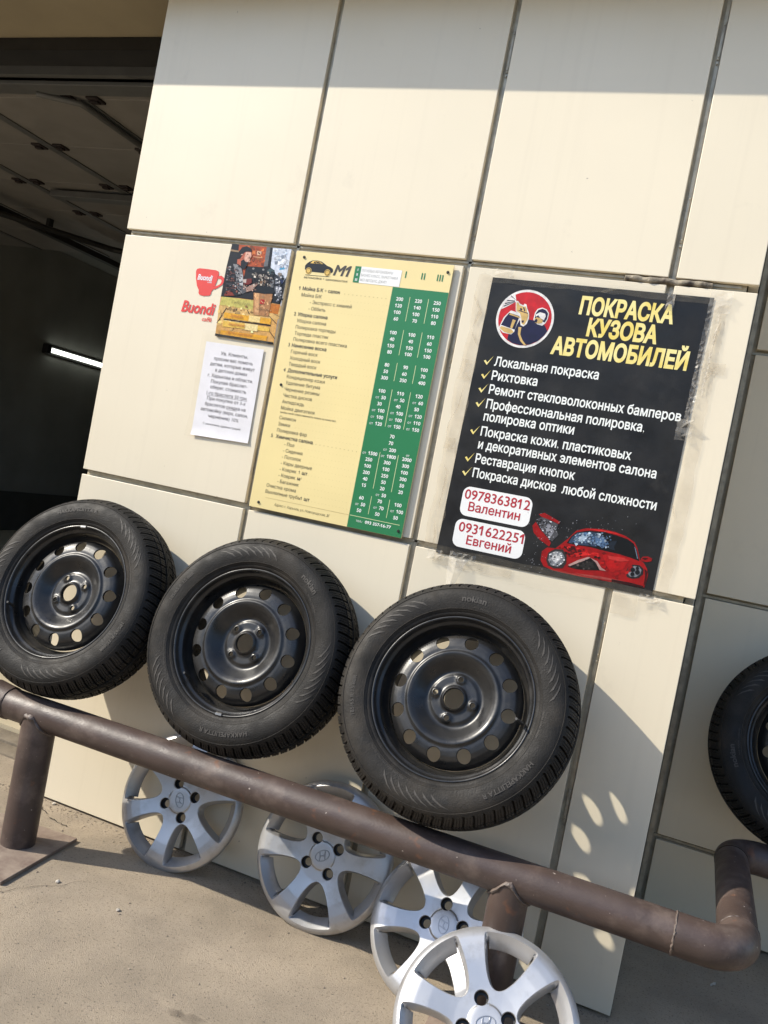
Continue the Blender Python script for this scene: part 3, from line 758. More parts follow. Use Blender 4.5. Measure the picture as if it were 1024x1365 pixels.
for i in range(4): bm.faces.new((lo[i], lo[(i + 1) % 4], hi[(i + 1) % 4], hi[i]))
bmesh.ops.recalc_face_normals(bm, faces=bm.faces)
bmesh.ops.bevel(bm, geom=list(bm.edges), offset=.0012, segments=1, affect='EDGES')
mk('base_plate', bm, M['plate'], pr, off)
plate(1.7075, 3, .13)

# ------------------------------------------------------------------ wheel trims
RH = .205
hprof = smooth_prof([(0, .0030), (.030, .0026), (.0375, .0018), (.042, .0012), (.07, .0025), (.10, .0060), (.13, .0095), (.16, .0105), (.178, .0085), (.190, .0045), (.197, .0005), (.2005, -.0035)])
def hub_h(x, z):
    r = math.hypot(x, z); h = hprof(min(r, .2005))
    d = abs(r - .0390)
    if d < .0014: h -= .0022 * (1 - d / .0014)
    return h
def window(k):
    ar = R(60 * k)
    half = [(.0685, .0), (.0700, .0078), (.0745, .0152), (.0820, .0225), (.0970, .0328), (.1150, .0422), (.1360, .0512), (.1550, .0580), (.1680, .0622), (.1735, .0636), (.1765, .0634), (.1785, .0618)]
    lp = []
    arc_ = []
    r1 = math.hypot(.1785, .0618); t1 = math.atan2(.0618, .1785)
    for j in range(1, 16):
        t = t1 - 2 * t1 * j / 16; arc_.append((r1 * math.cos(t), r1 * math.sin(t)))
    lp = half + arc_ + [(x, -y) for x, y in reversed(half[1:])]
    # resample more evenly
    P_ = np.array(lp + [lp[0]]); d = np.r_[0, np.cumsum(np.hypot(*np.diff(P_, axis=0).T))]
    s = np.linspace(0, d[-1], 65)[:-1]; Q = np.stack([np.interp(s, d, P_[:, 0]), np.interp(s, d, P_[:, 1])], 1)
    c, sn = math.cos(ar), math.sin(ar)
    def rotp(q): return [(x * c - y * sn, x * sn + y * c) for x, y in q]
    nx = np.roll(Q, -1, 0) - np.roll(Q, 1, 0); nrm = np.stack([-nx[:, 1], nx[:, 0]], 1); nrm /= np.hypot(*nrm.T)[:, None]
    cen = Q.mean(0); sgn = np.sign(((cen - Q) * nrm).sum(1)).mean(); nrm *= np.sign(sgn)
    rr = np.hypot(*Q.T); wt = np.clip((rr - .174) / .012, 0, 1)
    def inset(a, b_): return Q + nrm * (a + (b_ - a) * wt)[:, None]
    return rotp(Q), rotp(inset(.0011, .0011)), rotp(inset(.0034, .0085)), rotp(inset(.0068, .0265)), rotp(inset(.0072, .0275))
def build_trim():
    wins = [window(k) for k in range(6)]
    lug = [(.0505 * math.cos(R(90 * k)), .0505 * math.sin(R(90 * k))) for k in range(4)]
    lugs = [circle(x, z, .0168, 30) for x, z in lug]
    V, F = cdt_disc(hub_h, 0, .2000, [w[0] for w in wins] + lugs, ring_step=.0030, ang=160)
    walls = []
    for w in wins:
        h0 = [hub_h(x, z) for x, z in w[0]]
        walls.append([[(x, z, h) for (x, z), h in zip(w[0], h0)], [(x, z, h - .0012) for (x, z), h in zip(w[1], h0)], [(x, z, h - .0080) for (x, z), h in zip(w[2], h0)],
                      [(x, z, h * .3 - .0240) for (x, z), h in zip(w[3], h0)], [(x, z, h * .3 - .0285) for (x, z), h in zip(w[4], h0)]])
    for lp in lugs:
        c = np.mean(lp, axis=0)
        walls.append([[(x, z, hub_h(x, z)) for x, z in lp], [(c[0] + (x - c[0]) * .955, c[1] + (z - c[1]) * .955, hub_h(x, z) - .0008) for x, z in lp], [(c[0] + (x - c[0]) * .93, c[1] + (z - c[1]) * .93, hub_h(x, z) - .004) for x, z in lp]])
    o = circle(0, 0, 1, 160)
    walls.append([[(x * r, z * r, h) for x, z in o] for r, h in ((.2000, hub_h(.2, 0)), (.2030, -.0058), (.2046, -.0100), (.2050, -.0150), (.2036, -.0230), (.1985, -.0275))])
    return disc_mesh('trim_face', V, F, hub_h, walls, M['silver'])
def build_sleeve():
    bm = bmesh.new(); lathe(bm, [(.0157, -.0020), (.0155, -.0040), (.0150, -.0165), (.0110, -.0170), (.0107, -.0195)], 28)
    me = bpy.data.meshes.new('lug_sleeve'); bm.to_mesh(me); bm.free()
    for p in me.polygons: p.use_smooth = True
    me.set_sharp_from_angle(angle=R(40)); me.materials.append(M['blackp']); return me
def build_badge():
    bm = bmesh.new(); hb = .0042
    def strip(path, w):
        P_ = [Vector((x, 0, z)) for x, z in path]
        rowsB = []
        for i, p in enumerate(P_):
            t = (P_[min(i + 1, len(P_) - 1)] - P_[max(i - 1, 0)]).normalized(); n_ = Vector((-t.z, 0, t.x)) * w
            rowsB.append([p + n_ + Vector((0, -.0030, 0)), p + n_ * .7 + Vector((0, -hb, 0)), p - n_ * .7 + Vector((0, -hb, 0)), p - n_ + Vector((0, -.0030, 0))])
        grid_faces(bm, rowsB, False)
    strip([(.0215 * math.cos(t), .0135 * math.sin(t)) for t in np.linspace(0, 2 * PI, 49)], .0013)
    strip([(-.0125, -.0092), (-.0100, -.004), (-.0065, .003), (-.0040, .0118)], .0017); strip([(.0125, .0092), (.0100, .004), (.0065, -.003), (.0040, -.0118)], .0017)
    strip([(-.0095, -.0035), (-.003, .0012), (.003, -.0012), (.0095, .0035)], .0016)
    bmesh.ops.recalc_face_normals(bm, faces=bm.faces)
    me = bpy.data.meshes.new('badge'); bm.to_mesh(me); bm.free(); me.materials.append(M['badge']); return me
ME.update(trim=build_trim(), sleeve=build_sleeve(), badge=build_badge())
def trim(x, y, lean, yaw, phi, label):
    root = thing('wheel_trim', label, 'wheel trim', (x, y, 0.0005), (-lean, 0, yaw), 'silver wheel trims standing under the rail')
    f = link('trim_face', ME['trim'], None, root, (0, 0, RH), (0, -R(phi), 0))
    for k in range(4):
        a = R(90 * k); link('lug_sleeve', ME['sleeve'], None, f, (.0505 * math.cos(a), 0, .0505 * math.sin(a)))
    link('badge', ME['badge'], None, f)
trim(.6517, -.1477, .3279, 0, 296, 'silver six spoke wheel trim nearest the rusty base plate, under the first wheels')
trim(1.1511, -.1652, .2858, 0, 36, 'silver six spoke wheel trim leaning on the wall below the gap between two wheels')
trim(1.5257, -.2962, .5636, -.1666, 105, 'silver six spoke wheel trim half hidden behind the frontmost trim')
trim(1.7430, -.6290, .7600, .0508, 26, 'frontmost silver six spoke wheel trim leaning on the pipe post')

# ------------------------------------------------------------------ price board
bd = thing('price_board', 'cream and green printed price board screwed to the wall', 'sign', (.91, 0, 1.115))
bo = -Vector(bd.location)
X0, X1, Z0, Z1 = .656, 1.1675, 1.1165, 1.916; YB = -.0098
bb = inst(bd)
bb('panel', X0, X1, YB, -.0062, Z0, Z1, M['board'], bev=.0006)
def sheet(name, pts, m, root, y):
    bm = bmesh.new(); poly(bm, pts, y); return mk(name, bm, m, root, -Vector(root.location))
def sheets(name, L, m, root, y):
    for p in L:
        bm = bmesh.new()
        for q in (p if isinstance(p[0][0], tuple) else [p]): poly(bm, q, y)
        mk(name, bm, m, root, -Vector(root.location))
def rc(x0, x1, z0, z1): return [(x0, z0), (x1, z0), (x1, z1), (x0, z1)]
sheet('green_field', rc(.9925, X1 - .001, Z0 + .0008, 1.836), M['green'], bd, YB - .0005)
for x, z in ((.685, 1.898), (1.152, 1.894), (.687, 1.134), (1.154, 1.136), (.688, 1.502)):
    bm = bmesh.new()
    bmesh.ops.create_cone(bm, cap_ends=True, segments=18, radius1=.0046, radius2=.0032, depth=.003, matrix=Matrix.Translation((x, YB - .0017, z)) @ Matrix.Rotation(R(90), 4, 'X'))
    mk('screw', bm, M['dark'], bd, bo)
rowsB = [
 (1.803, 1, '1', 'Мойка Б/К + салон', .700, ('200', '220', '250')), (1.7835, 0, '', 'Мойка Б/К', .700, ('120', '140', '150')), (1.764, 0, '', '- Экспресс с химией', .733, ('100', '100', '110')), (1.7445, 0, '', '- Оббить', .733, ('60', '70', '80')),
 (1.723, 1, '2', 'Уборка салона', .700, None), (1.7035, 0, '', 'Уборка салона', .701, ('100', '100', '110')), (1.684, 0, '', 'Полировка торпеды', .701, ('40', '40', '60')), (1.6645, 0, '', 'Торпеда пластик', .701, ('150', '150', '150')), (1.646, 0, '', 'Полировка всего пластика', .701, ('80', '100', '100')),
 (1.627, 1, '3', 'Нанесение воска', .700, None), (1.6075, 0, '', 'Горячий воск', .701, ('80', '90', '100')), (1.588, 0, '', 'Холодный воск', .701, ('50', '60', '70')), (1.569, 0, '', 'Твердый воск', .701, ('300', '350', '400')),
 (1.549, 1, '4', 'Дополнительные услуги', .702, None), (1.530, 0, '', 'Кондиционер кожи', .703, ('100', '110', '120')), (1.511, 0, '', 'Удаление битума', .703, ('от 50', 'от 50', 'от 60')), (1.4915, 0, '', 'Чернение резины', .703, ('30', '40', '50')),
 (1.472, 0, '', 'Чистка дисков', .703, ('от 100', 'от 100', 'от 120')), (1.4525, 0, '', 'Антидождь', .703, ('от 100', 'от 100', 'от 110')), (1.433, 0, '', 'Мойка двигателя', .703, ('от 120', 'от 150', 'от 150')),
 (1.4025, 0, '', 'Силикон', .704, ('', '70', '')), (1.383, 0, '', 'Замки', .704, ('', '70', '')), (1.3635, 0, '', 'Полировка фар', .704, ('', 'от 200', '')),
 (1.344, 1, '5', 'Химчистка салона.', .704, ('от 1500', 'от 1800', '2000')), (1.325, 0, '', '- Пол', .738, ('250', '300', '300')), (1.3055, 0, '', '- Сидения', .738, ('100', '100', '100')), (1.286, 0, '', '- Потолок', .738, ('200', '250', '300')),
 (1.267, 0, '', '- Кары дверные', .738, ('40', '50', '50')), (1.248, 0, '', '- Коврик', .738, ('15', '20', '20')), (1.229, 0, '', '- Коврик', .738, ('', 'от 50', '')), (1.210, 0, '', '- Багажник', .738, ('60', '70', '100')),
 (1.191, 0, '', 'Очистка хрома', .704, ('от 50', 'от 70', 'от 100')), (1.172, 0, '', 'Выхлопные трубы', .704, ('50', '50', '50'))]
bold = []; thin = []; num = []
for z, hd, n_, s, x, pr_ in rowsB:
    zb = z - .0052
    if hd:
        bold.append(dict(s=n_, x=.687, z=zb, h=.0104, b=.012, cx=.95)); bold.append(dict(s=s, x=x, z=zb, h=.0104, b=.014, cx=.93))
    else: thin.append(dict(s=s, x=x, z=zb, h=.0103, b=-.002, cx=.93))
    if pr_:
        for c_, v in zip((1.0215, 1.0805, 1.1385), pr_):
            if v.startswith('от '):
                w = .0075 * len(v[3:]) + .011
                num.append(dict(s='от', x=c_ - w / 2 - .003, z=zb, h=.0075, b=-.004, g=(z, c_))); num.append(dict(s=v[3:], x=c_ + .009, z=zb, h=.0098, b=.020, al='c', g=(z, c_)))
            elif v: num.append(dict(s=v, x=c_, z=zb, h=.0098, b=.020, al='c', cx=1.02, b_=0))
bold += [dict(s='1 шт', x=.803, z=1.248 - .0052, h=.0102, b=.014), dict(s='м²', x=.803, z=1.229 - .0052, h=.0102, b=.014), dict(s='1 шт', x=.826, z=1.172 - .0052, h=.0102, b=.014)]
bold += [dict(s='M1', x=.792, z=1.853, h=.0300, w=.058, b=.03, sh=.25)]
thin += [dict(s='(мойка несёт ответственность только за качество)', x=.703, z=1.4165, h=.0058, w=.19, b=.004), dict(s='автомойка + шиномонтаж', x=.697, z=1.8345, h=.0068, w=.148, b=.004),
         dict(s='Адрес: г. Харьков, ул. Новгородская, 3Г', x=.742, z=1.1335, h=.0075, w=.19, b=-.008, sh=.2)]
bold_h = [dict(s='ЛЕГКОВЫЕ АВТОМОБИЛИ', x=.8845, z=1.8715, h=.0075, w=.100, b=-.006), dict(s='БИЗНЕС КЛАСС, ПАРКЕТНИКИ', x=.8845, z=1.8575, h=.0075, w=.118, b=-.006), dict(s='М/Л АВТОБУС, ДЖИП', x=.8845, z=1.8430, h=.0075, w=.085, b=-.006)]
num += [dict(s='от', x=1.139, z=1.3525, h=.0068, al='c'), dict(s='тел.:', x=1.028, z=1.1375, h=.0070, b=-.005, al='c'), dict(s='093 357-16-77', x=1.047, z=1.1375, h=.0085, w=.083, b=.022)]
num += [dict(s=c_, x=.8715, z=z_, h=.0070, b=.02, al='c') for c_, z_ in (('I', 1.8725), ('II', 1.8580), ('III', 1.8425))]
text_part('heading_line', bold, M['ink'], bd, YB - .0005)
text_part('service_line', thin, M['inkgrey'], bd, YB - .0005)
sheets('class_box', [rc(.8815, 1.0120, 1.8375, 1.8865)], M['white'], bd, YB - .0006)
sheets('class_strip', [rc(.8615, .8813, 1.8375, 1.8865)] + [rc(x, x + .0035, 1.866, 1.885) for x in (1.024, 1.0745, 1.0825, 1.1230, 1.1305, 1.1380)], M['green'], bd, YB - .0006)
text_part('class_text', bold_h, M['ink'], bd, YB - .0006)
text_part('price_number', num, M['inkwhite'], bd, YB - .0009)
lines = []
for z0, z1 in ((1.740, 1.812), (1.640, 1.714), (1.563, 1.617), (1.428, 1.538), (1.243, 1.352), (1.166, 1.220)):
    for x in (1.0515, 1.1095): lines.append(rc(x, x + .0015, z0, z1))
lines.append(rc(.995, 1.155, 1.1525, 1.1540))
sheets('column_rule', lines, M['inkline'], bd, YB - .0006)
L = [[rc(.707, .992, 1.1525, 1.1532)]]
for z, x in ((1.803, .842), (1.344, .842)):
    xx = x; L.append([])
    while xx < .985: L[-1].append(rc(xx, xx + .0022, z - .0045, z - .0023)); xx += .0135
for z, hd, n_, s, x, pr_ in rowsB:
    if not hd and pr_:
        xx = x + .0088 * len(s) + .016; L.append([])
        while xx < .985: L[-1].append(rc(xx, xx + .0011, z - .0045, z - .0034)); xx += .0118
sheets('dotted_rule', L, mat('pale_ink', (.42, .33, .15), .5), bd, YB - .0006)
# little car drawing
cz = lambda q: [(.640 + (x - 0) * .00100, 1.920 - y * .00100) for x, y in q]
bm = bmesh.new(); lay = bm.loops.layers.color.new('Col'); dk = (.04, .045, .055); cr = (.80, .66, .33)
cf = homog([(55, 135), (320, 160), (105, 60), (330, 165)], [(.694, 1.866), (.789, 1.864), (.7175, 1.892), (.7925, 1.8625)])
def cp(q, c, y): poly(bm, q, y, c, lay)
body = [(.695, 1.862), (.6935, 1.872), (.698, 1.879), (.7055, 1.8855), (.716, 1.8905), (.733, 1.8915), (.747, 1.8895), (.758, 1.8840), (.768, 1.8785), (.780, 1.8755), (.788, 1.8710), (.7905, 1.8640), (.788, 1.8590), (.775, 1.8560), (.715, 1.8560), (.700, 1.8575)]
cp(body, dk, YB - .0005)
cp([(.7095, 1.8815), (.7165, 1.8885), (.727, 1.8893), (.727, 1.8820)], cr, YB - .0006); cp([(.7295, 1.8820), (.7295, 1.8893), (.742, 1.8885), (.7535, 1.8825)], cr, YB - .0006)
cp([(.7205, 1.8828), (.7225, 1.8870), (.726, 1.8875), (.726, 1.8830)], dk, YB - .0009); cp([(.731, 1.8830), (.731, 1.8876), (.7395, 1.8868), (.7475, 1.8832)], dk, YB - .0009)
for cx_ in (.7085, .7725):
    cp(ell(cx_, 1.8580, .0100, .0100), cr, YB - .0009); cp(ell(cx_, 1.8580, .0082, .0082), dk, YB - .0011); cp(ell(cx_, 1.8580, .0066, .0066), cr, YB - .0013)
cp([(.700, 1.8440), (.775, 1.8455), (.790, 1.8470), (.775, 1.8465), (.700, 1.8455)], dk, YB - .0005)
mk('car_drawing', bm, M['art'], bd, bo)

# ------------------------------------------------------------------ black poster
ps = thing('poster', 'black banner with yellow heading and red damaged car taped to the wall', 'poster', (1.578, 0, 1.1))
po = -Vector(ps.location)
PC = ((1.2755, 1.0985), (1.8755, 1.1040), (1.8805, 1.8965), (1.2850, 1.8945))
sheet('sheet', PC, M['poster'], ps, -.0030)
YQ = -.0033
ttl = [dict(s='ПОКРАСКА', x=1.543, w=.248, z=1.8195, h=.0430, b=.044, sh=.04), dict(s='КУЗОВА', x=1.574, w=.186, z=1.7625, h=.0430, b=.044, sh=.04), dict(s='АВТОМОБИЛЕЙ', x=1.487, w=.362, z=1.7030, h=.0430, b=.044, sh=.04)]
text_part('title_line', ttl, M['yellow'], ps, YQ)
ls = [('Локальная покраска', 1.648, .292, 0), ('Рихтовка', 1.608, .131, 0), ('Ремонт стекловолоконных бамперов', 1.5685, .521, 0), ('Профессиональная полировка,', 1.527, .436, 0), ('полировка оптики', 1.4915, .256, 0),
      ('Покраска кожи, пластиковых', 1.4485, .417, 0), ('и декоративных элементов салона', 1.4115, .489, 0), ('Реставрация кнопок', 1.3705, .282, 0), ('Покраска дисков  любой сложности', 1.3295, .505, 0)]
text_part('service_line', [dict(s=s, x=1.3375, z=z, w=w, h=.0245, b=.018) for s, z, w, _ in ls], M['inkwhite'], ps, YQ)
tk = []
for z in (1.648, 1.608, 1.5685, 1.527, 1.4485, 1.3705, 1.3295):
    tk.append([(1.306, z + .010), (1.311, z + .013), (1.3165, z + .006), (1.332, z + .027), (1.3165, z - .001)])
sheets('tick_mark', tk, M['yellow'], ps, YQ)
sheets('number_box', [rrect(1.3205, 1.5215, 1.2175, 1.3010, .021), rrect(1.3165, 1.5195, 1.1275, 1.2075, .021)], M['white'], ps, YQ)
text_part('contact_line', [dict(s='0978363812', x=1.327, w=.189, z=1.266, h=.0265, b=.012), dict(s='Валентин', x=1.344, w=.150, z=1.2335, h=.0240, b=.016), dict(s='0931622251', x=1.328, w=.188, z=1.1720, h=.0265, b=.012), dict(s='Евгений', x=1.357, w=.130, z=1.1395, h=.0240, b=.016)], M['red'], ps, YQ - .0003)
# round emblem of a sprayer
eh = homog([(150, 400), (715, 400), (430, 125), (400, 690)], [(1.3165, 1.7915), (1.4795, 1.7865), (1.3975, 1.8700), (1.4010, 1.7075)])
ec, er = (1.3985, 1.7880), .0815
bm = bmesh.new(); lay = bm.loops.layers.color.new('Col')
NAVY = (.070, .056, .185); CRM = (.72, .60, .36); RED = (.68, .075, .09); WHT = (.80, .79, .77)
def ep(L_, c, k): poly(bm, [eh(x, y) for x, y in L_], YQ - .00022 * k, c, lay)
def clipc(pts, rr):     # keep emblem parts inside its ring
    o = []
    for x, z in pts:
        d = math.hypot(x - ec[0], z - ec[1])
        o.append((x, z) if d <= rr else (ec[0] + (x - ec[0]) * rr / d, ec[1] + (z - ec[1]) * rr / d))
    return o
def epc(L_, c, k): poly(bm, clipc([eh(x, y) for x, y in L_], .0745), YQ - .00022 * k, c, lay)
poly(bm, ell(*ec, er, er, 48), YQ, WHT, lay); poly(bm, ell(*ec, .0748, .0748, 48), YQ - .00022, RED, lay)
epc([(315, 255), (300, 195), (270, 195), (225, 235), (190, 285), (170, 350), (180, 348), (240, 312)], WHT, 2)
for a, b_ in (((300, 262), (205, 318)), ((300, 250), (232, 262)), ((305, 240), (262, 215)), ((303, 255), (215, 292))):
    ep([(a[0], a[1] - 2), (b[0] if False else b_[0], b_[1] - 5), (b_[0], b_[1] + 5), (a[0], a[1] + 2)], NAVY, 3)
epc([(268, 620), (275, 570), (330, 520), (345, 440), (440, 405), (505, 405), (560, 430), (625, 440), (665, 495), (650, 560), (590, 620), (500, 655), (400, 668), (320, 655)], NAVY, 2)
ep([(500, 400), (508, 330), (530, 290), (575, 270), (625, 280), (655, 315), (650, 375), (630, 420), (600, 448), (545, 440)], WHT, 3)
ep([(512, 385), (518, 335), (540, 298), (578, 280), (620, 290), (645, 320), (640, 375), (622, 412)], NAVY, 4)
ep([(520, 345), (560, 318), (615, 325), (625, 350), (610, 392), (570, 375), (545, 350), (522, 368)], WHT, 5)
ep([(510, 395), (530, 372), (570, 376), (600, 395), (595, 420), (560, 432), (520, 428)], CRM, 5); ep([(512, 408), (530, 385), (545, 400), (538, 425), (518, 425)], NAVY, 6)
ep([(180, 520), (215, 420), (245, 380), (275, 345), (370, 360), (375, 400), (345, 470), (325, 545), (300, 570), (220, 560)], WHT, 3)
ep([(198, 490), (228, 420), (262, 368), (360, 385), (330, 520)], NAVY, 4); ep([(188, 520), (205, 500), (300, 520), (322, 545), (295, 565), (230, 552)], CRM, 5)
ep([(300, 425), (330, 430), (305, 512), (285, 505)], CRM, 5); ep([(262, 385), (272, 372), (372, 395), (368, 405)], CRM, 5)
ep([(310, 255), (330, 248), (350, 270), (385, 280), (395, 262), (415, 268), (425, 300), (450, 345), (455, 390), (440, 450), (410, 480), (380, 470), (368, 410), (360, 372), (320, 345)], WHT, 4)
ep([(318, 265), (335, 262), (350, 285), (390, 292), (410, 285), (428, 330), (445, 360), (440, 410), (415, 465), (388, 455), (378, 395), (362, 360), (325, 340)], CRM, 5)
ep([(355, 320), (365, 305), (380, 318), (370, 335)], NAVY, 6); ep([(385, 300), (395, 295), (410, 330), (400, 335)], NAVY, 6); ep([(345, 330), (440, 345), (438, 352), (345, 338)], NAVY, 6); ep([(385, 425), (410, 420), (405, 445), (390, 445)], NAVY, 6)
epc([(362, 490), (392, 490), (388, 560), (420, 620), (462, 662), (440, 668), (395, 625), (365, 560)], CRM, 5)
mk('emblem', bm, M['art'], ps, po)
# red crashed car picture
ch = homog([(100, 100), (865, 320), (650, 490), (130, 25)], [(1.532, 1.229), (1.836, 1.200), (1.772, 1.122), (1.541, 1.263)])
bm = bmesh.new(); lay = bm.loops.layers.color.new('Col')
CR = (.52, .028, .035); CD = (.20, .010, .015); CL = (.72, .12, .11); GL = (.16, .22, .30); GD = (.020, .026, .034); GY = (.42, .43, .45); BK = (.015, .014, .014)
def q_(L_, c, k): poly(bm, [ch(x, y) for x, y in L_], YQ - .00022 * k, c, lay)
q_([(165, 270), (195, 245), (250, 250), (290, 215), (330, 180), (375, 130), (440, 112), (550, 115), (640, 132), (720, 160), (790, 205), (815, 250), (838, 330), (870, 355), (900, 400), (912, 440), (905, 490), (888, 545), (830, 530), (740, 510), (640, 492), (540, 468), (420, 445), (300, 415), (240, 398), (180, 370), (160, 330)], CR, 0)
q_([(318, 215), (345, 170), (382, 140), (460, 128), (560, 135), (650, 155), (735, 182), (785, 215), (812, 265), (835, 342), (770, 318), (680, 290), (580, 268), (470, 240), (380, 228)], GD, 1)
q_([(330, 212), (350, 172), (390, 145), (470, 135), (540, 145), (560, 190), (520, 238), (430, 228), (360, 222)], GL, 2); q_([(380, 150), (440, 140), (470, 160), (420, 205), (370, 200)], (.55, .62, .68), 3); q_([(500, 160), (560, 170), (600, 215), (560, 250), (510, 215)], (.28, .38, .50), 3)
q_([(610, 200), (660, 195), (640, 240), (650, 265), (600, 250)], (.09, .12, .16), 3)
q_([(790, 235), (802, 250), (826, 325), (818, 325)], (.35, .40, .46), 3)
q_([(845, 325), (860, 310), (900, 308), (935, 325), (930, 345), (890, 350), (855, 342)], CR, 2); q_([(855, 322), (880, 316), (905, 325), (880, 335)], CD, 3)
q_([(738, 430), (752, 390), (790, 368), (840, 372), (872, 400), (872, 440), (840, 468), (790, 472), (752, 458)], (.10, .10, .11), 2)
q_([(752, 430), (765, 395), (800, 378), (838, 385), (858, 410), (852, 440), (820, 460), (775, 455)], GY, 3)
for a, b_, r_ in ((790, 405, 17), (825, 395, 13), (828, 425, 18), (790, 438, 15)): poly(bm, [ch(a + r_ * math.cos(t), b_ + r_ * math.sin(t)) for t in np.linspace(0, 2 * PI, 12)[:-1]], YQ - .0016, (.05, .06, .08), lay)
q_([(818, 418), (834, 418), (834, 436), (818, 436)], (.8, .8, .8), 5)
q_([(195, 330), (205, 280), (245, 255), (295, 258), (322, 300), (322, 350), (300, 385), (245, 385), (208, 365)], (.16, .15, .15), 2)
q_([(205, 325), (215, 285), (250, 268), (290, 275), (310, 310), (308, 345), (270, 375), (225, 362)], GY, 3); q_([(225, 320), (240, 292), (275, 295), (285, 325), (255, 350)], (.68, .68, .68), 4)
q_([(330, 375), (390, 345), (440, 330), (475, 315), (520, 335), (545, 365), (560, 405), (480, 402), (400, 395)], (.055, .05, .048), 2); q_([(395, 375), (450, 345), (500, 350), (510, 385), (440, 392)], (.13, .12, .115), 3)
q_([(335, 362), (400, 330), (470, 308), (480, 315), (440, 335), (380, 358), (345, 372)], (.62, .50, .48), 3); q_([(480, 315), (530, 340), (560, 385), (600, 412), (550, 402), (520, 350)], (.60, .46, .44), 3)
q_([(360, 285), (450, 275), (530, 282), (540, 292), (440, 300), (370, 312)], CL, 2); q_([(300, 240), (370, 235), (390, 280), (330, 270)], CD, 2); q_([(380, 420), (560, 448), (720, 485), (840, 520), (840, 530), (700, 492), (520, 458)], (.55, .22, .20), 2)
q_([(560, 290), (680, 300), (760, 330), (720, 400), (640, 420), (600, 380)], (.60, .04, .045), 2)
q_([(440, 118), (550, 120), (640, 138), (700, 160), (640, 146), (540, 130)], CL, 2)
q_([(100, 105), (120, 80), (150, 130), (200, 185), (218, 215), (208, 240), (150, 195), (110, 150)], CR, 1); q_([(135, 30), (170, 20), (225, 50), (268, 75), (262, 90), (215, 68), (150, 45)], CR, 2)
q_([(130, 60), (160, 45), (215, 72), (258, 90), (248, 130), (262, 160), (225, 205), (190, 175), (150, 120)], (.26, .26, .27), 1); q_([(165, 75), (205, 90), (235, 140), (215, 175), (185, 140)], (.48, .48, .50), 2)
rnd = random.Random(3)
for k in range(90):
    x = rnd.gauss(400, 190); y = rnd.gauss(95, 45) if rnd.random() < .6 else rnd.gauss(330, 70); x = x if y < 180 else rnd.gauss(120, 45)
    if 20 < x < 800 and 0 < y < 420: s_ = rnd.uniform(1.5, 4); q_([(x, y - s_), (x + s_, y), (x, y + s_ * .7), (x - s_, y + s_ * .3)], (.5, .5, .52), 3)
def shards(n_, pl, cols_, k, smin, smax):
    P_ = np.array(pl); lo_, hi2 = P_.min(0), P_.max(0); made = 0
    while made < n_:
        x, y = rnd.uniform(lo_[0], hi2[0]), rnd.uniform(lo_[1], hi2[1]); ins = False; j = len(pl) - 1
        for i in range(len(pl)):
            if ((pl[i][1] > y) != (pl[j][1] > y)) and (x < (pl[j][0] - pl[i][0]) * (y - pl[i][1]) / (pl[j][1] - pl[i][1]) + pl[i][0]): ins = not ins
            j = i
        if not ins: continue
        made += 1; r_ = rnd.uniform(smin, smax); a0 = rnd.uniform(0, 6); c_ = rnd.choice(cols_); f_ = rnd.uniform(.75, 1.2)
        q_([(x + r_ * math.cos(a0 + t) * rnd.uniform(.5, 1.1), y + r_ * .8 * math.sin(a0 + t) * rnd.uniform(.5, 1.1)) for t in (0, 1.7, 3.2, 4.6)], tuple(min(.85, v * f_) for v in c_), k + made * .02)
shards(110, [(330, 212), (350, 172), (390, 145), (540, 140), (640, 165), (600, 250), (520, 240), (400, 226)], [(.16, .22, .30), (.40, .48, .56), (.62, .68, .73), (.07, .10, .14), (.28, .38, .50)], 4, 5, 17)
shards(50, [(205, 325), (215, 285), (250, 268), (290, 275), (310, 310), (308, 345), (270, 375), (225, 362)], [(.42, .43, .45), (.68, .68, .68), (.16, .15, .15), (.8, .8, .8)], 5, 4, 12)
shards(60, [(130, 60), (215, 72), (258, 90), (262, 160), (225, 205), (190, 175), (150, 120)], [(.26, .26, .27), (.52, .52, .55), (.10, .10, .10), (.7, .7, .72)], 4, 4, 12)
shards(36, [(335, 375), (440, 335), (475, 318), (545, 365), (560, 402), (400, 395)], [(.055, .05, .048), (.16, .15, .14), (.02, .02, .02), (.30, .26, .25)], 4, 5, 13)
shards(40, [(250, 240), (400, 235), (520, 290), (560, 330), (480, 310), (330, 300)], [(.52, .028, .035), (.30, .015, .02), (.72, .12, .11), (.14, .012, .015)], 3, 6, 18)
shards(30, [(560, 280), (800, 340), (740, 500), (560, 460)], [(.52, .028, .035), (.58, .045, .05)], 3, 12, 30)
q_([(600, 300), (720, 318), (760, 340), (700, 345), (610, 325)], (.66, .16, .15), 4); q_([(640, 470), (780, 500), (880, 530), (886, 545), (740, 512), (640, 492)], (.16, .010, .014), 3); q_([(880, 400), (905, 420), (900, 500), (885, 530), (888, 450)], (.22, .012, .016), 3)
mk('car_picture', bm, M['art'], ps, po)
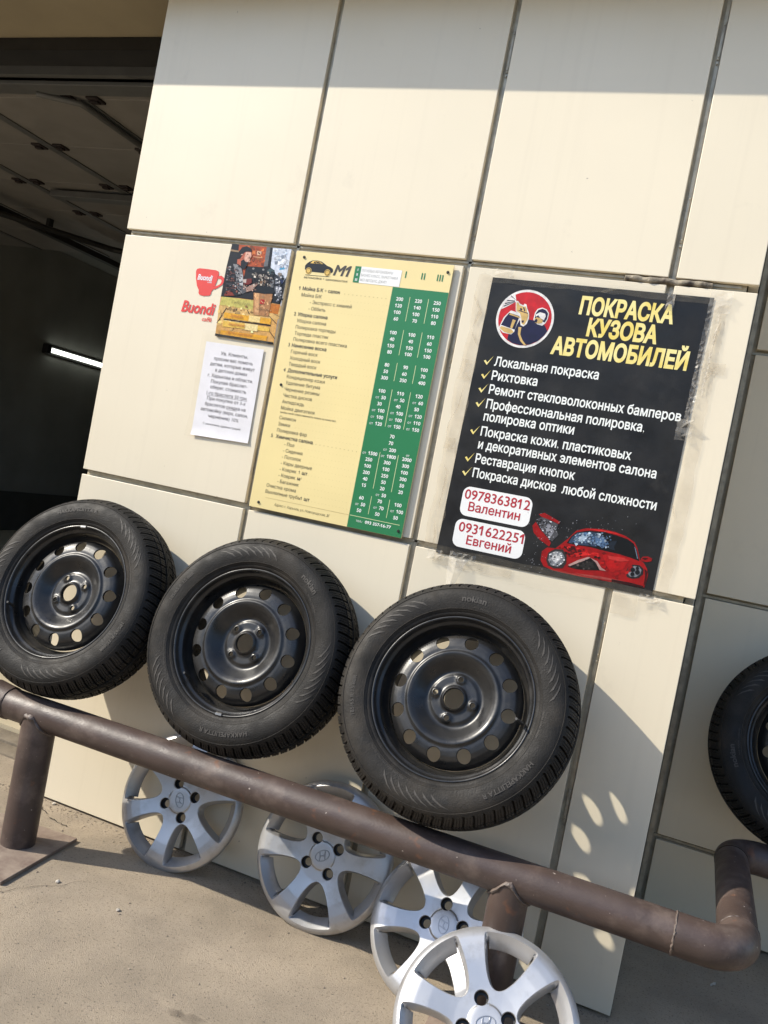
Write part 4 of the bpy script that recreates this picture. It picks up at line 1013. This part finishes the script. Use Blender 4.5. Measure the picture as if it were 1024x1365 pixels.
# clear tape and crumpled film round the edges
def film(name, x0, x1, z0, z1, m, y=-.0045, amp=.0012, cell=.022, skew=0.0, root=ps, seed=1):
    """clear tape (nearly flat) or crumpled film (random facets), as a thin sheet with ragged ends"""
    rr = random.Random(seed); bm = bmesh.new(); rowsF = []
    nu = max(3, int((x1 - x0) / cell)); nv = max(3, int((z1 - z0) / cell))
    for j in range(nv + 1):
        row = []
        for i in range(nu + 1):
            u, v = i / nu, j / nv; e = .35 * cell if 0 < i < nu and 0 < j < nv else .12 * cell
            row.append((x0 + (x1 - x0) * u + skew * v + rr.uniform(-e, e), y - amp * rr.random() ** 2, z0 + (z1 - z0) * v + rr.uniform(-e, e)))
        rowsF.append(row)
    vs = [[bm.verts.new(p) for p in r] for r in rowsF]
    for a_, b_ in zip(vs, vs[1:]):
        for i in range(nu):
            if rr.random() < .5: bm.faces.new((a_[i], a_[i + 1], b_[i + 1])); bm.faces.new((a_[i], b_[i + 1], b_[i]))
            else: bm.faces.new((a_[i], a_[i + 1], b_[i])); bm.faces.new((a_[i + 1], b_[i + 1], b_[i]))
    return mk(name, bm, m, root, -Vector(root.location))
film('tape', 1.234, 1.276, 1.105, 1.900, M['oldtape'], amp=.0004, skew=.010, seed=2, cell=.05)
film('tape', 1.880, 1.916, 1.115, 1.885, M['oldtape'], amp=.0006, skew=.006, seed=3, cell=.04)
film('tape', 1.28, 1.90, 1.880, 1.912, M['tape'], amp=.0006, seed=4, cell=.03)
film('tape', 1.27, 1.90, 1.062, 1.118, M['tape'], amp=.0006, skew=.006, seed=5, cell=.04)
film('tape', 1.775, 1.842, 1.040, 1.095, M['oldtape'], y=-.0052, amp=.0003, seed=6, cell=.04)
film('tape', 1.242, 1.275, 1.600, 1.655, M['oldtape'], y=-.0052, amp=.001, seed=31, cell=.012)
film('tape', 1.238, 1.268, 1.395, 1.430, M['oldtape'], y=-.0052, amp=.001, seed=32, cell=.012)
film('tape', 1.900, 1.940, 1.700, 1.730, M['oldtape'], y=-.0050, amp=.001, seed=33, cell=.012)
film('tape', 1.27, 1.50, 1.070, 1.096, M['oldtape'], y=-.0048, amp=.0006, seed=34, cell=.03)
film('film', 1.870, 1.925, 1.858, 1.912, M['film'], y=-.0052, amp=.010, cell=.011, seed=7)
film('film', 1.866, 1.884, 1.565, 1.860, M['film'], y=-.0050, amp=.007, cell=.007, skew=.004, seed=8)
film('film', 1.893, 1.899, 1.640, 1.860, M['film'], y=-.0052, amp=.006, cell=.004, skew=.006, seed=18)
film('film', 1.852, 1.892, 1.520, 1.575, M['film'], y=-.0052, amp=.018, cell=.010, seed=9)
film('film', 1.252, 1.300, 1.078, 1.108, M['film'], y=-.0052, amp=.018, cell=.010, seed=10)
film('film', 1.318, 1.395, 1.090, 1.112, M['film'], y=-.0052, amp=.012, cell=.009, seed=15)
film('film', 1.765, 1.785, 1.850, 1.905, M['film'], y=-.0052, amp=.010, cell=.008, seed=11)
film('film', 1.292, 1.345, 1.897, 1.920, M['film'], y=-.0052, amp=.014, cell=.009, seed=12)
film('film', 1.845, 1.900, 1.088, 1.108, M['film'], y=-.0052, amp=.014, cell=.008, seed=13)
bm = bmesh.new()       # a flap of film hanging from the bottom edge
fl = [[(1.318, -.010, 1.100), (1.345, -.020, 1.094), (1.372, -.012, 1.096)], [(1.322, -.020, 1.060), (1.346, -.034, 1.054), (1.366, -.022, 1.062)], [(1.330, -.026, 1.010), (1.343, -.038, 1.006), (1.352, -.028, 1.016)], [(1.337, -.028, .985), (1.341, -.032, .983), (1.344, -.029, .986)]]
grid_faces(bm, fl, False); mk('film', bm, M['film'], ps, po)
# scrunched dark tape in the joint above the poster
bm = bmesh.new(); pth = [(1.645 + .225 * k / 20, .004 + .003 * math.sin(k * 1.7), 1.9295 + .0012 * math.sin(k * .9)) for k in range(21)]
tube(bm, pth, [.0085 * rnd.uniform(.85, 1.1) for _ in range(21)], 10, True)
o = mk('foam_filler', bm, mat('foam_filler', (.35, .30, .22), .8, base2=(.06, .045, .035), vscale=34, bump=.5, bscale=80), smooth=60)
tag(o, 'grimy rope of filler pressed into the panel joint above the black poster', 'filler')

# ------------------------------------------------------------------ red cup sticker, coffee poster, notice
st = thing('wall_sticker', 'red coffee cup and lettering sticker on the cream panel', 'sticker', (.34, 0, 1.67)); sto = -Vector(st.location); YS = -.0007
body = [(.3015, 1.8225), (.3040, 1.8300), (.3130, 1.8330), (.3450, 1.8330), (.3760, 1.8320), (.3860, 1.8290), (.3885, 1.8215), (.3860, 1.7960), (.3790, 1.7720), (.3735, 1.7640), (.3725, 1.7540), (.3680, 1.7490), (.3480, 1.7460), (.3310, 1.7480), (.3260, 1.7530), (.3250, 1.7630), (.3150, 1.7760), (.3060, 1.8000)]
bm = bmesh.new(); poly(bm, body, YS)
ho = [(.3865, 1.8150), (.4000, 1.8165), (.4100, 1.8110), (.4135, 1.8000), (.4080, 1.7880), (.3950, 1.7780), (.3810, 1.7700), (.3790, 1.7740)]
hi_ = [(.3868, 1.8060), (.3960, 1.8065), (.4020, 1.8030), (.4035, 1.7970), (.4000, 1.7900), (.3930, 1.7850), (.3845, 1.7815), (.3830, 1.7830)]
for i in range(len(ho) - 1): poly(bm, [ho[i], ho[i + 1], hi_[i + 1], hi_[i]], YS)
mk('cup', bm, M['cupred'], st, sto)
text_part('cup_text', [dict(s='Buondi', x=.3125, w=.056, z=1.7965, h=.017, b=.03, sh=.15), dict(s='caffè', x=.352, w=.016, z=1.789, h=.006, b=.0, sh=.2)], M['paper'], st, YS - .0003)
text_part('logo_text', [dict(s='Buondi', x=.2725, w=.127, z=1.689, h=.0350, b=.028, sh=.18), dict(s='caffè', x=.357, w=.036, z=1.6665, h=.0135, b=.01, sh=.2)], M['cupred'], st, YS)

cfp = thing('coffee_poster', 'small glossy poster of a bearded barista and paper coffee cup', 'poster', (.525, 0, 1.62)); cfo = -Vector(cfp.location)
inst(cfp)('sheet', .418, .6325, -.0022, -.0012, 1.6250, 1.9205, M['paper'])
YC = -.0026
fh = homog([(270, 50), (990, 110), (765, 1265), (60, 1150)], [(.418, 1.9205), (.6325, 1.9205), (.6325, 1.6220), (.418, 1.6275)])
bm = bmesh.new(); lay = bm.loops.layers.color.new('Col')
def w_(L_, c, k): poly(bm, [fh(x, y) for x, y in L_], YC - .00035 * k, c, lay)
w_([(270, 50), (990, 110), (900, 580), (850, 780), (130, 690), (200, 330)], (.085, .062, .05), 0)
w_([(355, 60), (690, 85), (650, 330), (440, 320), (400, 500), (340, 480), (330, 300)], (.62, .27, .09), 1); w_([(440, 70), (500, 75), (470, 320), (430, 320)], (.70, .36, .14), 2); w_([(560, 78), (600, 80), (570, 320), (540, 320)], (.55, .23, .08), 2)
w_([(690, 85), (735, 90), (700, 320), (650, 325)], (.36, .36, .36), 2); w_([(735, 92), (765, 95), (730, 320), (705, 320)], (.06, .04, .035), 2)
w_([(765, 95), (990, 112), (930, 440), (880, 520), (800, 420), (735, 330)], (.74, .76, .80), 2); w_([(850, 330), (915, 320), (905, 355), (840, 365)], (.30, .55, .68), 3); w_([(800, 200), (960, 240), (940, 290), (790, 270)], (.76, .78, .80), 3)
w_([(575, 135), (628, 140), (622, 190), (570, 185)], (.75, .60, .48), 3); w_([(588, 148), (612, 165), (605, 178), (585, 160)], (.25, .08, .04), 4); w_([(525, 200), (640, 212), (638, 222), (525, 210)], (.72, .52, .36), 3)
w_([(455, 330), (740, 350), (790, 390), (780, 420), (560, 400), (450, 375)], (.022, .018, .018), 3)
for x, y in ((528, 350), (648, 362)): poly(bm, [fh(x + 14 * math.cos(t), y + 13 * math.sin(t)) for t in np.linspace(0, 2 * PI, 12)[:-1]], YC - .0015, (.5, .48, .46), lay)
w_([(690, 375), (740, 340), (785, 370), (775, 420), (700, 415)], (.20, .26, .26), 4)
w_([(500, 390), (770, 415), (740, 590), (570, 590), (560, 470), (500, 450)], (.09, .07, .065), 3)
for x, y, r_ in ((550, 420, 26), (610, 440, 24), (680, 450, 24), (740, 470, 20), (845, 420, 26), (640, 520, 18)): poly(bm, [fh(x + r_ * math.cos(t), y + r_ * math.sin(t)) for t in np.linspace(0, 2 * PI, 12)[:-1]], YC - .0015, (.50, .46, .42), lay)
w_([(610, 480), (640, 480), (632, 560), (605, 560)], (.42, .30, .20), 5); w_([(655, 485), (675, 485), (668, 560), (645, 560)], (.46, .36, .27), 5); w_([(730, 470), (780, 490), (770, 580), (735, 575)], (.38, .38, .38), 5)
w_([(790, 460), (870, 400), (895, 470), (860, 560), (880, 600), (850, 690), (790, 680), (780, 580)], (.30, .31, .33), 3); w_([(835, 480), (890, 485), (880, 530), (832, 525)], (.06, .10, .26), 4); w_([(870, 455), (905, 460), (895, 490), (865, 480)], (.03, .03, .04), 4)
w_([(800, 560), (850, 545), (845, 640), (800, 650)], (.60, .60, .62), 4); w_([(780, 700), (850, 700), (835, 775), (755, 760)], (.06, .055, .05), 4)
# barista
w_([(250, 330), (300, 285), (355, 300), (395, 345), (400, 480), (395, 560), (420, 600), (410, 640), (330, 680), (180, 675), (190, 560), (215, 450)], (.10, .085, .085), 4)
w_([(285, 295), (330, 300), (385, 350), (405, 440), (400, 560), (420, 620), (400, 660), (330, 590), (320, 450), (300, 370)], (.48, .47, .47), 5); w_([(345, 420), (400, 430), (402, 560), (360, 540)], (.66, .66, .66), 6)
for k in range(6): w_([(232 - 8 * k, 350 + 45 * k), (300 + 4 * k, 362 + 45 * k), (300 + 4 * k, 374 + 45 * k), (230 - 8 * k, 362 + 45 * k)], (.32, .20, .17) if k % 2 else (.22, .21, .22), 6)
for k in range(5): w_([(305 + 8 * k, 350 + 50 * k), (350 + 12 * k, 365 + 50 * k), (350 + 12 * k, 378 + 50 * k), (305 + 8 * k, 362 + 50 * k)], (.17, .17, .18), 7)
w_([(400, 580), (450, 575), (540, 530), (570, 520), (580, 545), (545, 575), (520, 610), (430, 640)], (.58, .46, .40), 6); w_([(375, 580), (435, 570), (440, 635), (395, 660)], (.30, .30, .31), 7); w_([(410, 480), (505, 470), (510, 520), (470, 545), (410, 540)], (.40, .12, .07), 6); w_([(405, 480), (445, 478), (440, 525), (405, 520)], (.68, .62, .58), 7)
w_([(340, 205), (380, 150), (440, 130), (505, 150), (512, 200), (480, 250), (478, 285), (430, 310), (380, 320), (330, 290)], (.66, .34, .24), 5); w_([(440, 150), (505, 155), (505, 200), (470, 270), (430, 290), (420, 220)], (.78, .60, .52), 6)
w_([(330, 240), (345, 160), (395, 95), (450, 80), (500, 105), (512, 150), (470, 145), (430, 150), (400, 180), (370, 230)], (.05, .03, .025), 6)
w_([(380, 260), (410, 240), (440, 272), (470, 270), (460, 300), (420, 360), (375, 345)], (.06, .035, .03), 7)
w_([(195, 630), (250, 610), (300, 680), (170, 680)], (.45, .16, .08), 6); w_([(255, 118), (355, 135), (350, 155), (250, 140)], (.55, .45, .33), 3); w_([(380, 640), (525, 660), (525, 725), (380, 705)], (.07, .06, .06), 4)
# table
w_([(130, 690), (380, 710), (525, 725), (850, 780), (765, 1265), (60, 1150)], (.72, .55, .30), 1); w_([(150, 690), (525, 735), (515, 850), (115, 790)], (.68, .64, .33), 2); w_([(110, 795), (515, 850), (860, 800), (830, 960), (80, 1040)], (.74, .60, .36), 2)
for a, b_ in (((200, 825), (85, 1010)), ((325, 830), (310, 895)), ((450, 850), (475, 900)), ((705, 910), (805, 1020)), ((770, 890), (840, 930)), ((720, 1110), (780, 1195))):
    w_([(a[0] - 5, a[1]), (a[0] + 5, a[1] + 2), (b_[0] + 7, b_[1]), (b_[0] - 7, b_[1] - 2)], (.14, .09, .05), 3)
w_([(740, 770), (850, 785), (820, 900), (710, 880)], (.66, .38, .08), 3)
w_([(175, 880), (740, 955), (730, 1025), (165, 945)], (.78, .57, .13), 4); w_([(475, 915), (610, 935), (600, 1005), (465, 985)], (.82, .72, .48), 5); w_([(165, 955), (735, 1030), (733, 1042), (165, 970)], (.10, .06, .04), 4)
w_([(160, 980), (720, 1060), (715, 1110), (150, 1050)], (.80, .65, .28), 4); w_([(130, 1095), (690, 1165), (680, 1225), (120, 1150)], (.78, .56, .12), 4); w_([(420, 1010), (580, 1030), (570, 1110), (420, 1090)], (.82, .74, .52), 5)
w_([(62, 1135), (765, 1240), (765, 1268), (60, 1165)], (.012, .012, .012), 5)
# paper cup
w_([(530, 640), (760, 655), (705, 930), (525, 905)], (.60, .42, .26), 5); w_([(545, 645), (600, 648), (590, 915), (540, 908)], (.74, .56, .38), 6); w_([(530, 610), (570, 570), (600, 560), (740, 575), (790, 620), (780, 650), (660, 655), (530, 632)], (.012, .011, .011), 7)
w_([(612, 722), (665, 725), (658, 780), (608, 778)], (.62, .09, .05), 7); w_([(620, 735), (652, 765), (645, 772), (616, 742)], (.72, .55, .40), 8)
rp = random.Random(11)
def dapple(n_, x0, x1, y0, y1, cols_, k, smin, smax):
    for i_ in range(n_):
        x, y, r_ = rp.uniform(x0, x1), rp.uniform(y0, y1), rp.uniform(smin, smax); a0 = rp.uniform(0, 6); c_ = rp.choice(cols_); f_ = rp.uniform(.7, 1.25)
        w_([(x + r_ * math.cos(a0 + t) * rp.uniform(.5, 1.1), y + r_ * math.sin(a0 + t) * rp.uniform(.5, 1.1)) for t in (0, 1.6, 3.1, 4.7)], tuple(min(.85, v * f_) for v in c_), k + i_ * .013 + .003)
dapple(90, 520, 770, 390, 560, [(.05, .04, .04), (.55, .50, .45), (.22, .16, .13), (.02, .02, .02), (.7, .66, .6)], 6, 6, 20)
dapple(60, 790, 890, 400, 740, [(.75, .75, .77), (.05, .05, .06), (.32, .33, .36), (.12, .12, .14)], 5, 6, 24)
dapple(40, 790, 930, 120, 330, [(.80, .81, .84), (.70, .72, .76), (.62, .66, .72)], 4, 14, 40)
dapple(40, 450, 660, 90, 300, [(.62, .30, .11), (.70, .38, .16), (.52, .22, .08)], 2.5, 10, 34)
dapple(90, 200, 390, 330, 660, [(.30, .28, .28), (.10, .08, .08), (.42, .25, .20), (.55, .53, .52), (.04, .035, .035)], 7.5, 6, 18)
dapple(30, 380, 500, 170, 270, [(.76, .56, .46), (.68, .42, .32), (.82, .66, .58)], 6.5, 5, 13)
dapple(26, 400, 560, 545, 620, [(.62, .50, .44), (.50, .36, .30), (.70, .60, .54)], 7, 5, 13)
dapple(80, 100, 520, 800, 1130, [(.74, .60, .36), (.60, .45, .24), (.80, .70, .48)], 2.6, 10, 30)
dapple(24, 545, 740, 670, 900, [(.64, .47, .31), (.72, .55, .38)], 6.5, 10, 26)
mk('photo_print', bm, M['photo'], cfp, cfo)
text_part('menu_text', [dict(s='Эспрессо', x=.4625, w=.045, z=1.6895, h=.0085, b=.012, sh=.25), dict(s='Американо', x=.460, w=.062, z=1.6635, h=.0085, b=.012, sh=.25), dict(s='Латте с молоком', x=.458, w=.095, z=1.6360, h=.0085, b=.012, sh=.25)], mat('menu_ink', (.45, .16, .03), .5), cfp, YC - .0030)
text_part('slogan_text', [dict(s='Coffee to go', x=.459, w=.066, z=1.7330, h=.0085, b=-.012, sh=.3), dict(s='Coffee Cafe', x=.553, w=.040, z=1.7225, h=.0065, b=-.004, sh=.2)], M['inkgrey'], cfp, YC - .0034)

no = thing('paper_notice', 'white typed paper notice in a plastic sleeve below the coffee poster', 'notice', (.5, 0, 1.3)); noo = -Vector(no.location)
NC = ((.3975, 1.3010), (.6085, 1.3060), (.6025, 1.6025), (.3905, 1.6030)); bm = bmesh.new(); rowsN = []
for j in range(25):
    r_ = []
    for i in range(17):
        u, v = i / 16, j / 24; a = np.array(NC[0]) * (1 - u) + np.array(NC[1]) * u; b_ = np.array(NC[3]) * (1 - u) + np.array(NC[2]) * u; p_ = a * (1 - v) + b_ * v
        r_.append((p_[0], -.0030 - .35 * max(0, .10 - v) ** 2 * (1 - u * .5), p_[1]))
    rowsN.append(r_)
grid_faces(bm, rowsN, False); mk('sheet', bm, M['paper'], no, noo, smooth=60)
NL = [('Ув. Клиенты,', 1.5665, .502, .100), ('просим вас помочь', 1.5480, .502, .142), ('детям, которые живут', 1.5300, .502, .164), ('в детских домах', 1.5120, .502, .118), ('г. Харькова и области.', 1.4930, .502, .166), ('Покупая браслет-', 1.4745, .502, .134), ('оберег, стоимость', 1.4570, .502, .132),
      ('1-го браслета 50 грн.', 1.4370, .502, .150), ('При покупке от 3-х', 1.4200, .503, .142), ('браслетов скидка на', 1.4015, .503, .150), ('автомойку (верх, салон,', 1.3835, .503, .174), ('чернение) 10%', 1.3650, .504, .112)]
text_part('notice_line', [dict(s=s, x=x, z=z, w=w, h=.0105, b=.004, al='c') for s, z, x, w in NL] + [dict(s='С уважением, администрация!', x=.503, z=1.3410, w=.138, h=.0068, b=-.004, al='c')], M['inkpaper'], no, -.0034)
sheets('underline', [rc(.427, .577, 1.4340, 1.4349), rc(.508, .548, 1.3985, 1.3993)], M['inkpaper'], no, -.0034)
film('sleeve', .378, .612, 1.292, 1.636, M['tape'], y=-.0050, amp=.0005, root=no, seed=21, cell=.06)

# ------------------------------------------------------------------ small litter on the ground
def chip(x, y, s, label, m='stone', flat=.6):
    bm = bmesh.new(); bmesh.ops.create_icosphere(bm, subdivisions=2, radius=s)
    for v in bm.verts: v.co = Vector((v.co.x * random.uniform(.8, 1.2), v.co.y * random.uniform(.7, 1.1), v.co.z * flat * random.uniform(.8, 1.2) + s * flat * .8))
    tag(mk('stone_chip', bm, M[m], None, (x, y, 0), (0, 0, random.uniform(0, 3))), label, 'stone', 'loose stone chips on the asphalt')
chip(.500, -.395, .0065, 'pale stone chip beside the shaded edge of the rusty base plate')
chip(.715, -.405, .0060, 'white stone chip alone on the open sunlit asphalt')
chip(.140, -.010, .0070, 'pale stone chip at the foot of the cream wall behind the post')
chip(.480, -.600, .0040, 'small pale stone chip near the lower left of the asphalt')
def flake(x, y, label):
    bm = bmesh.new(); rowsF = []
    for k in range(8):
        t = k / 7; w = .0045 * math.sin(PI * min(.95, t + .08)) + .0008
        rowsF.append([(.035 * t, -w, .002 + .004 * math.sin(6 * t) ** 2), (.035 * t + .003, w, .002 + .003 * math.sin(5 * t + 1) ** 2)])
    grid_faces(bm, rowsF, False); tag(mk('dry_leaf', bm, M['flake'], None, (x, y, .001), (0, 0, random.uniform(0, 3))), label, 'leaf', 'dry leaf scraps in the shade')
flake(2.185, .610, 'curled dry leaf scrap on shaded asphalt just under the pipe elbow')
flake(2.235, .380, 'curled dry leaf scrap on open shaded asphalt at the lower right')

bm = bmesh.new(); rg = random.Random(5)
for k in range(1700):
    x, y = rg.uniform(-.1, 2.6), rg.uniform(-1.25, -.02)
    if rg.random() < .5: y = -abs(rg.gauss(0, .03)) - .003; x = rg.uniform(-.1, 1.98)
    if .09 < x < .41 and -.55 < y < -.16: continue
    sz = min(.0045, .0009 + abs(rg.gauss(0, .0011)))
    bmesh.ops.create_icosphere(bm, subdivisions=1, radius=sz, matrix=Matrix.Translation((x, y, sz * .35)) @ Matrix.Rotation(rg.uniform(0, 6), 4, 'Z') @ Matrix.Diagonal((rg.uniform(.7, 1.4), rg.uniform(.6, 1.1), rg.uniform(.45, .9), 1)))
tag(mk('grit', bm, mat('grit', (.36, .30, .23), .9, base2=(.16, .13, .10), vscale=9, detail=2)), kind='stuff')
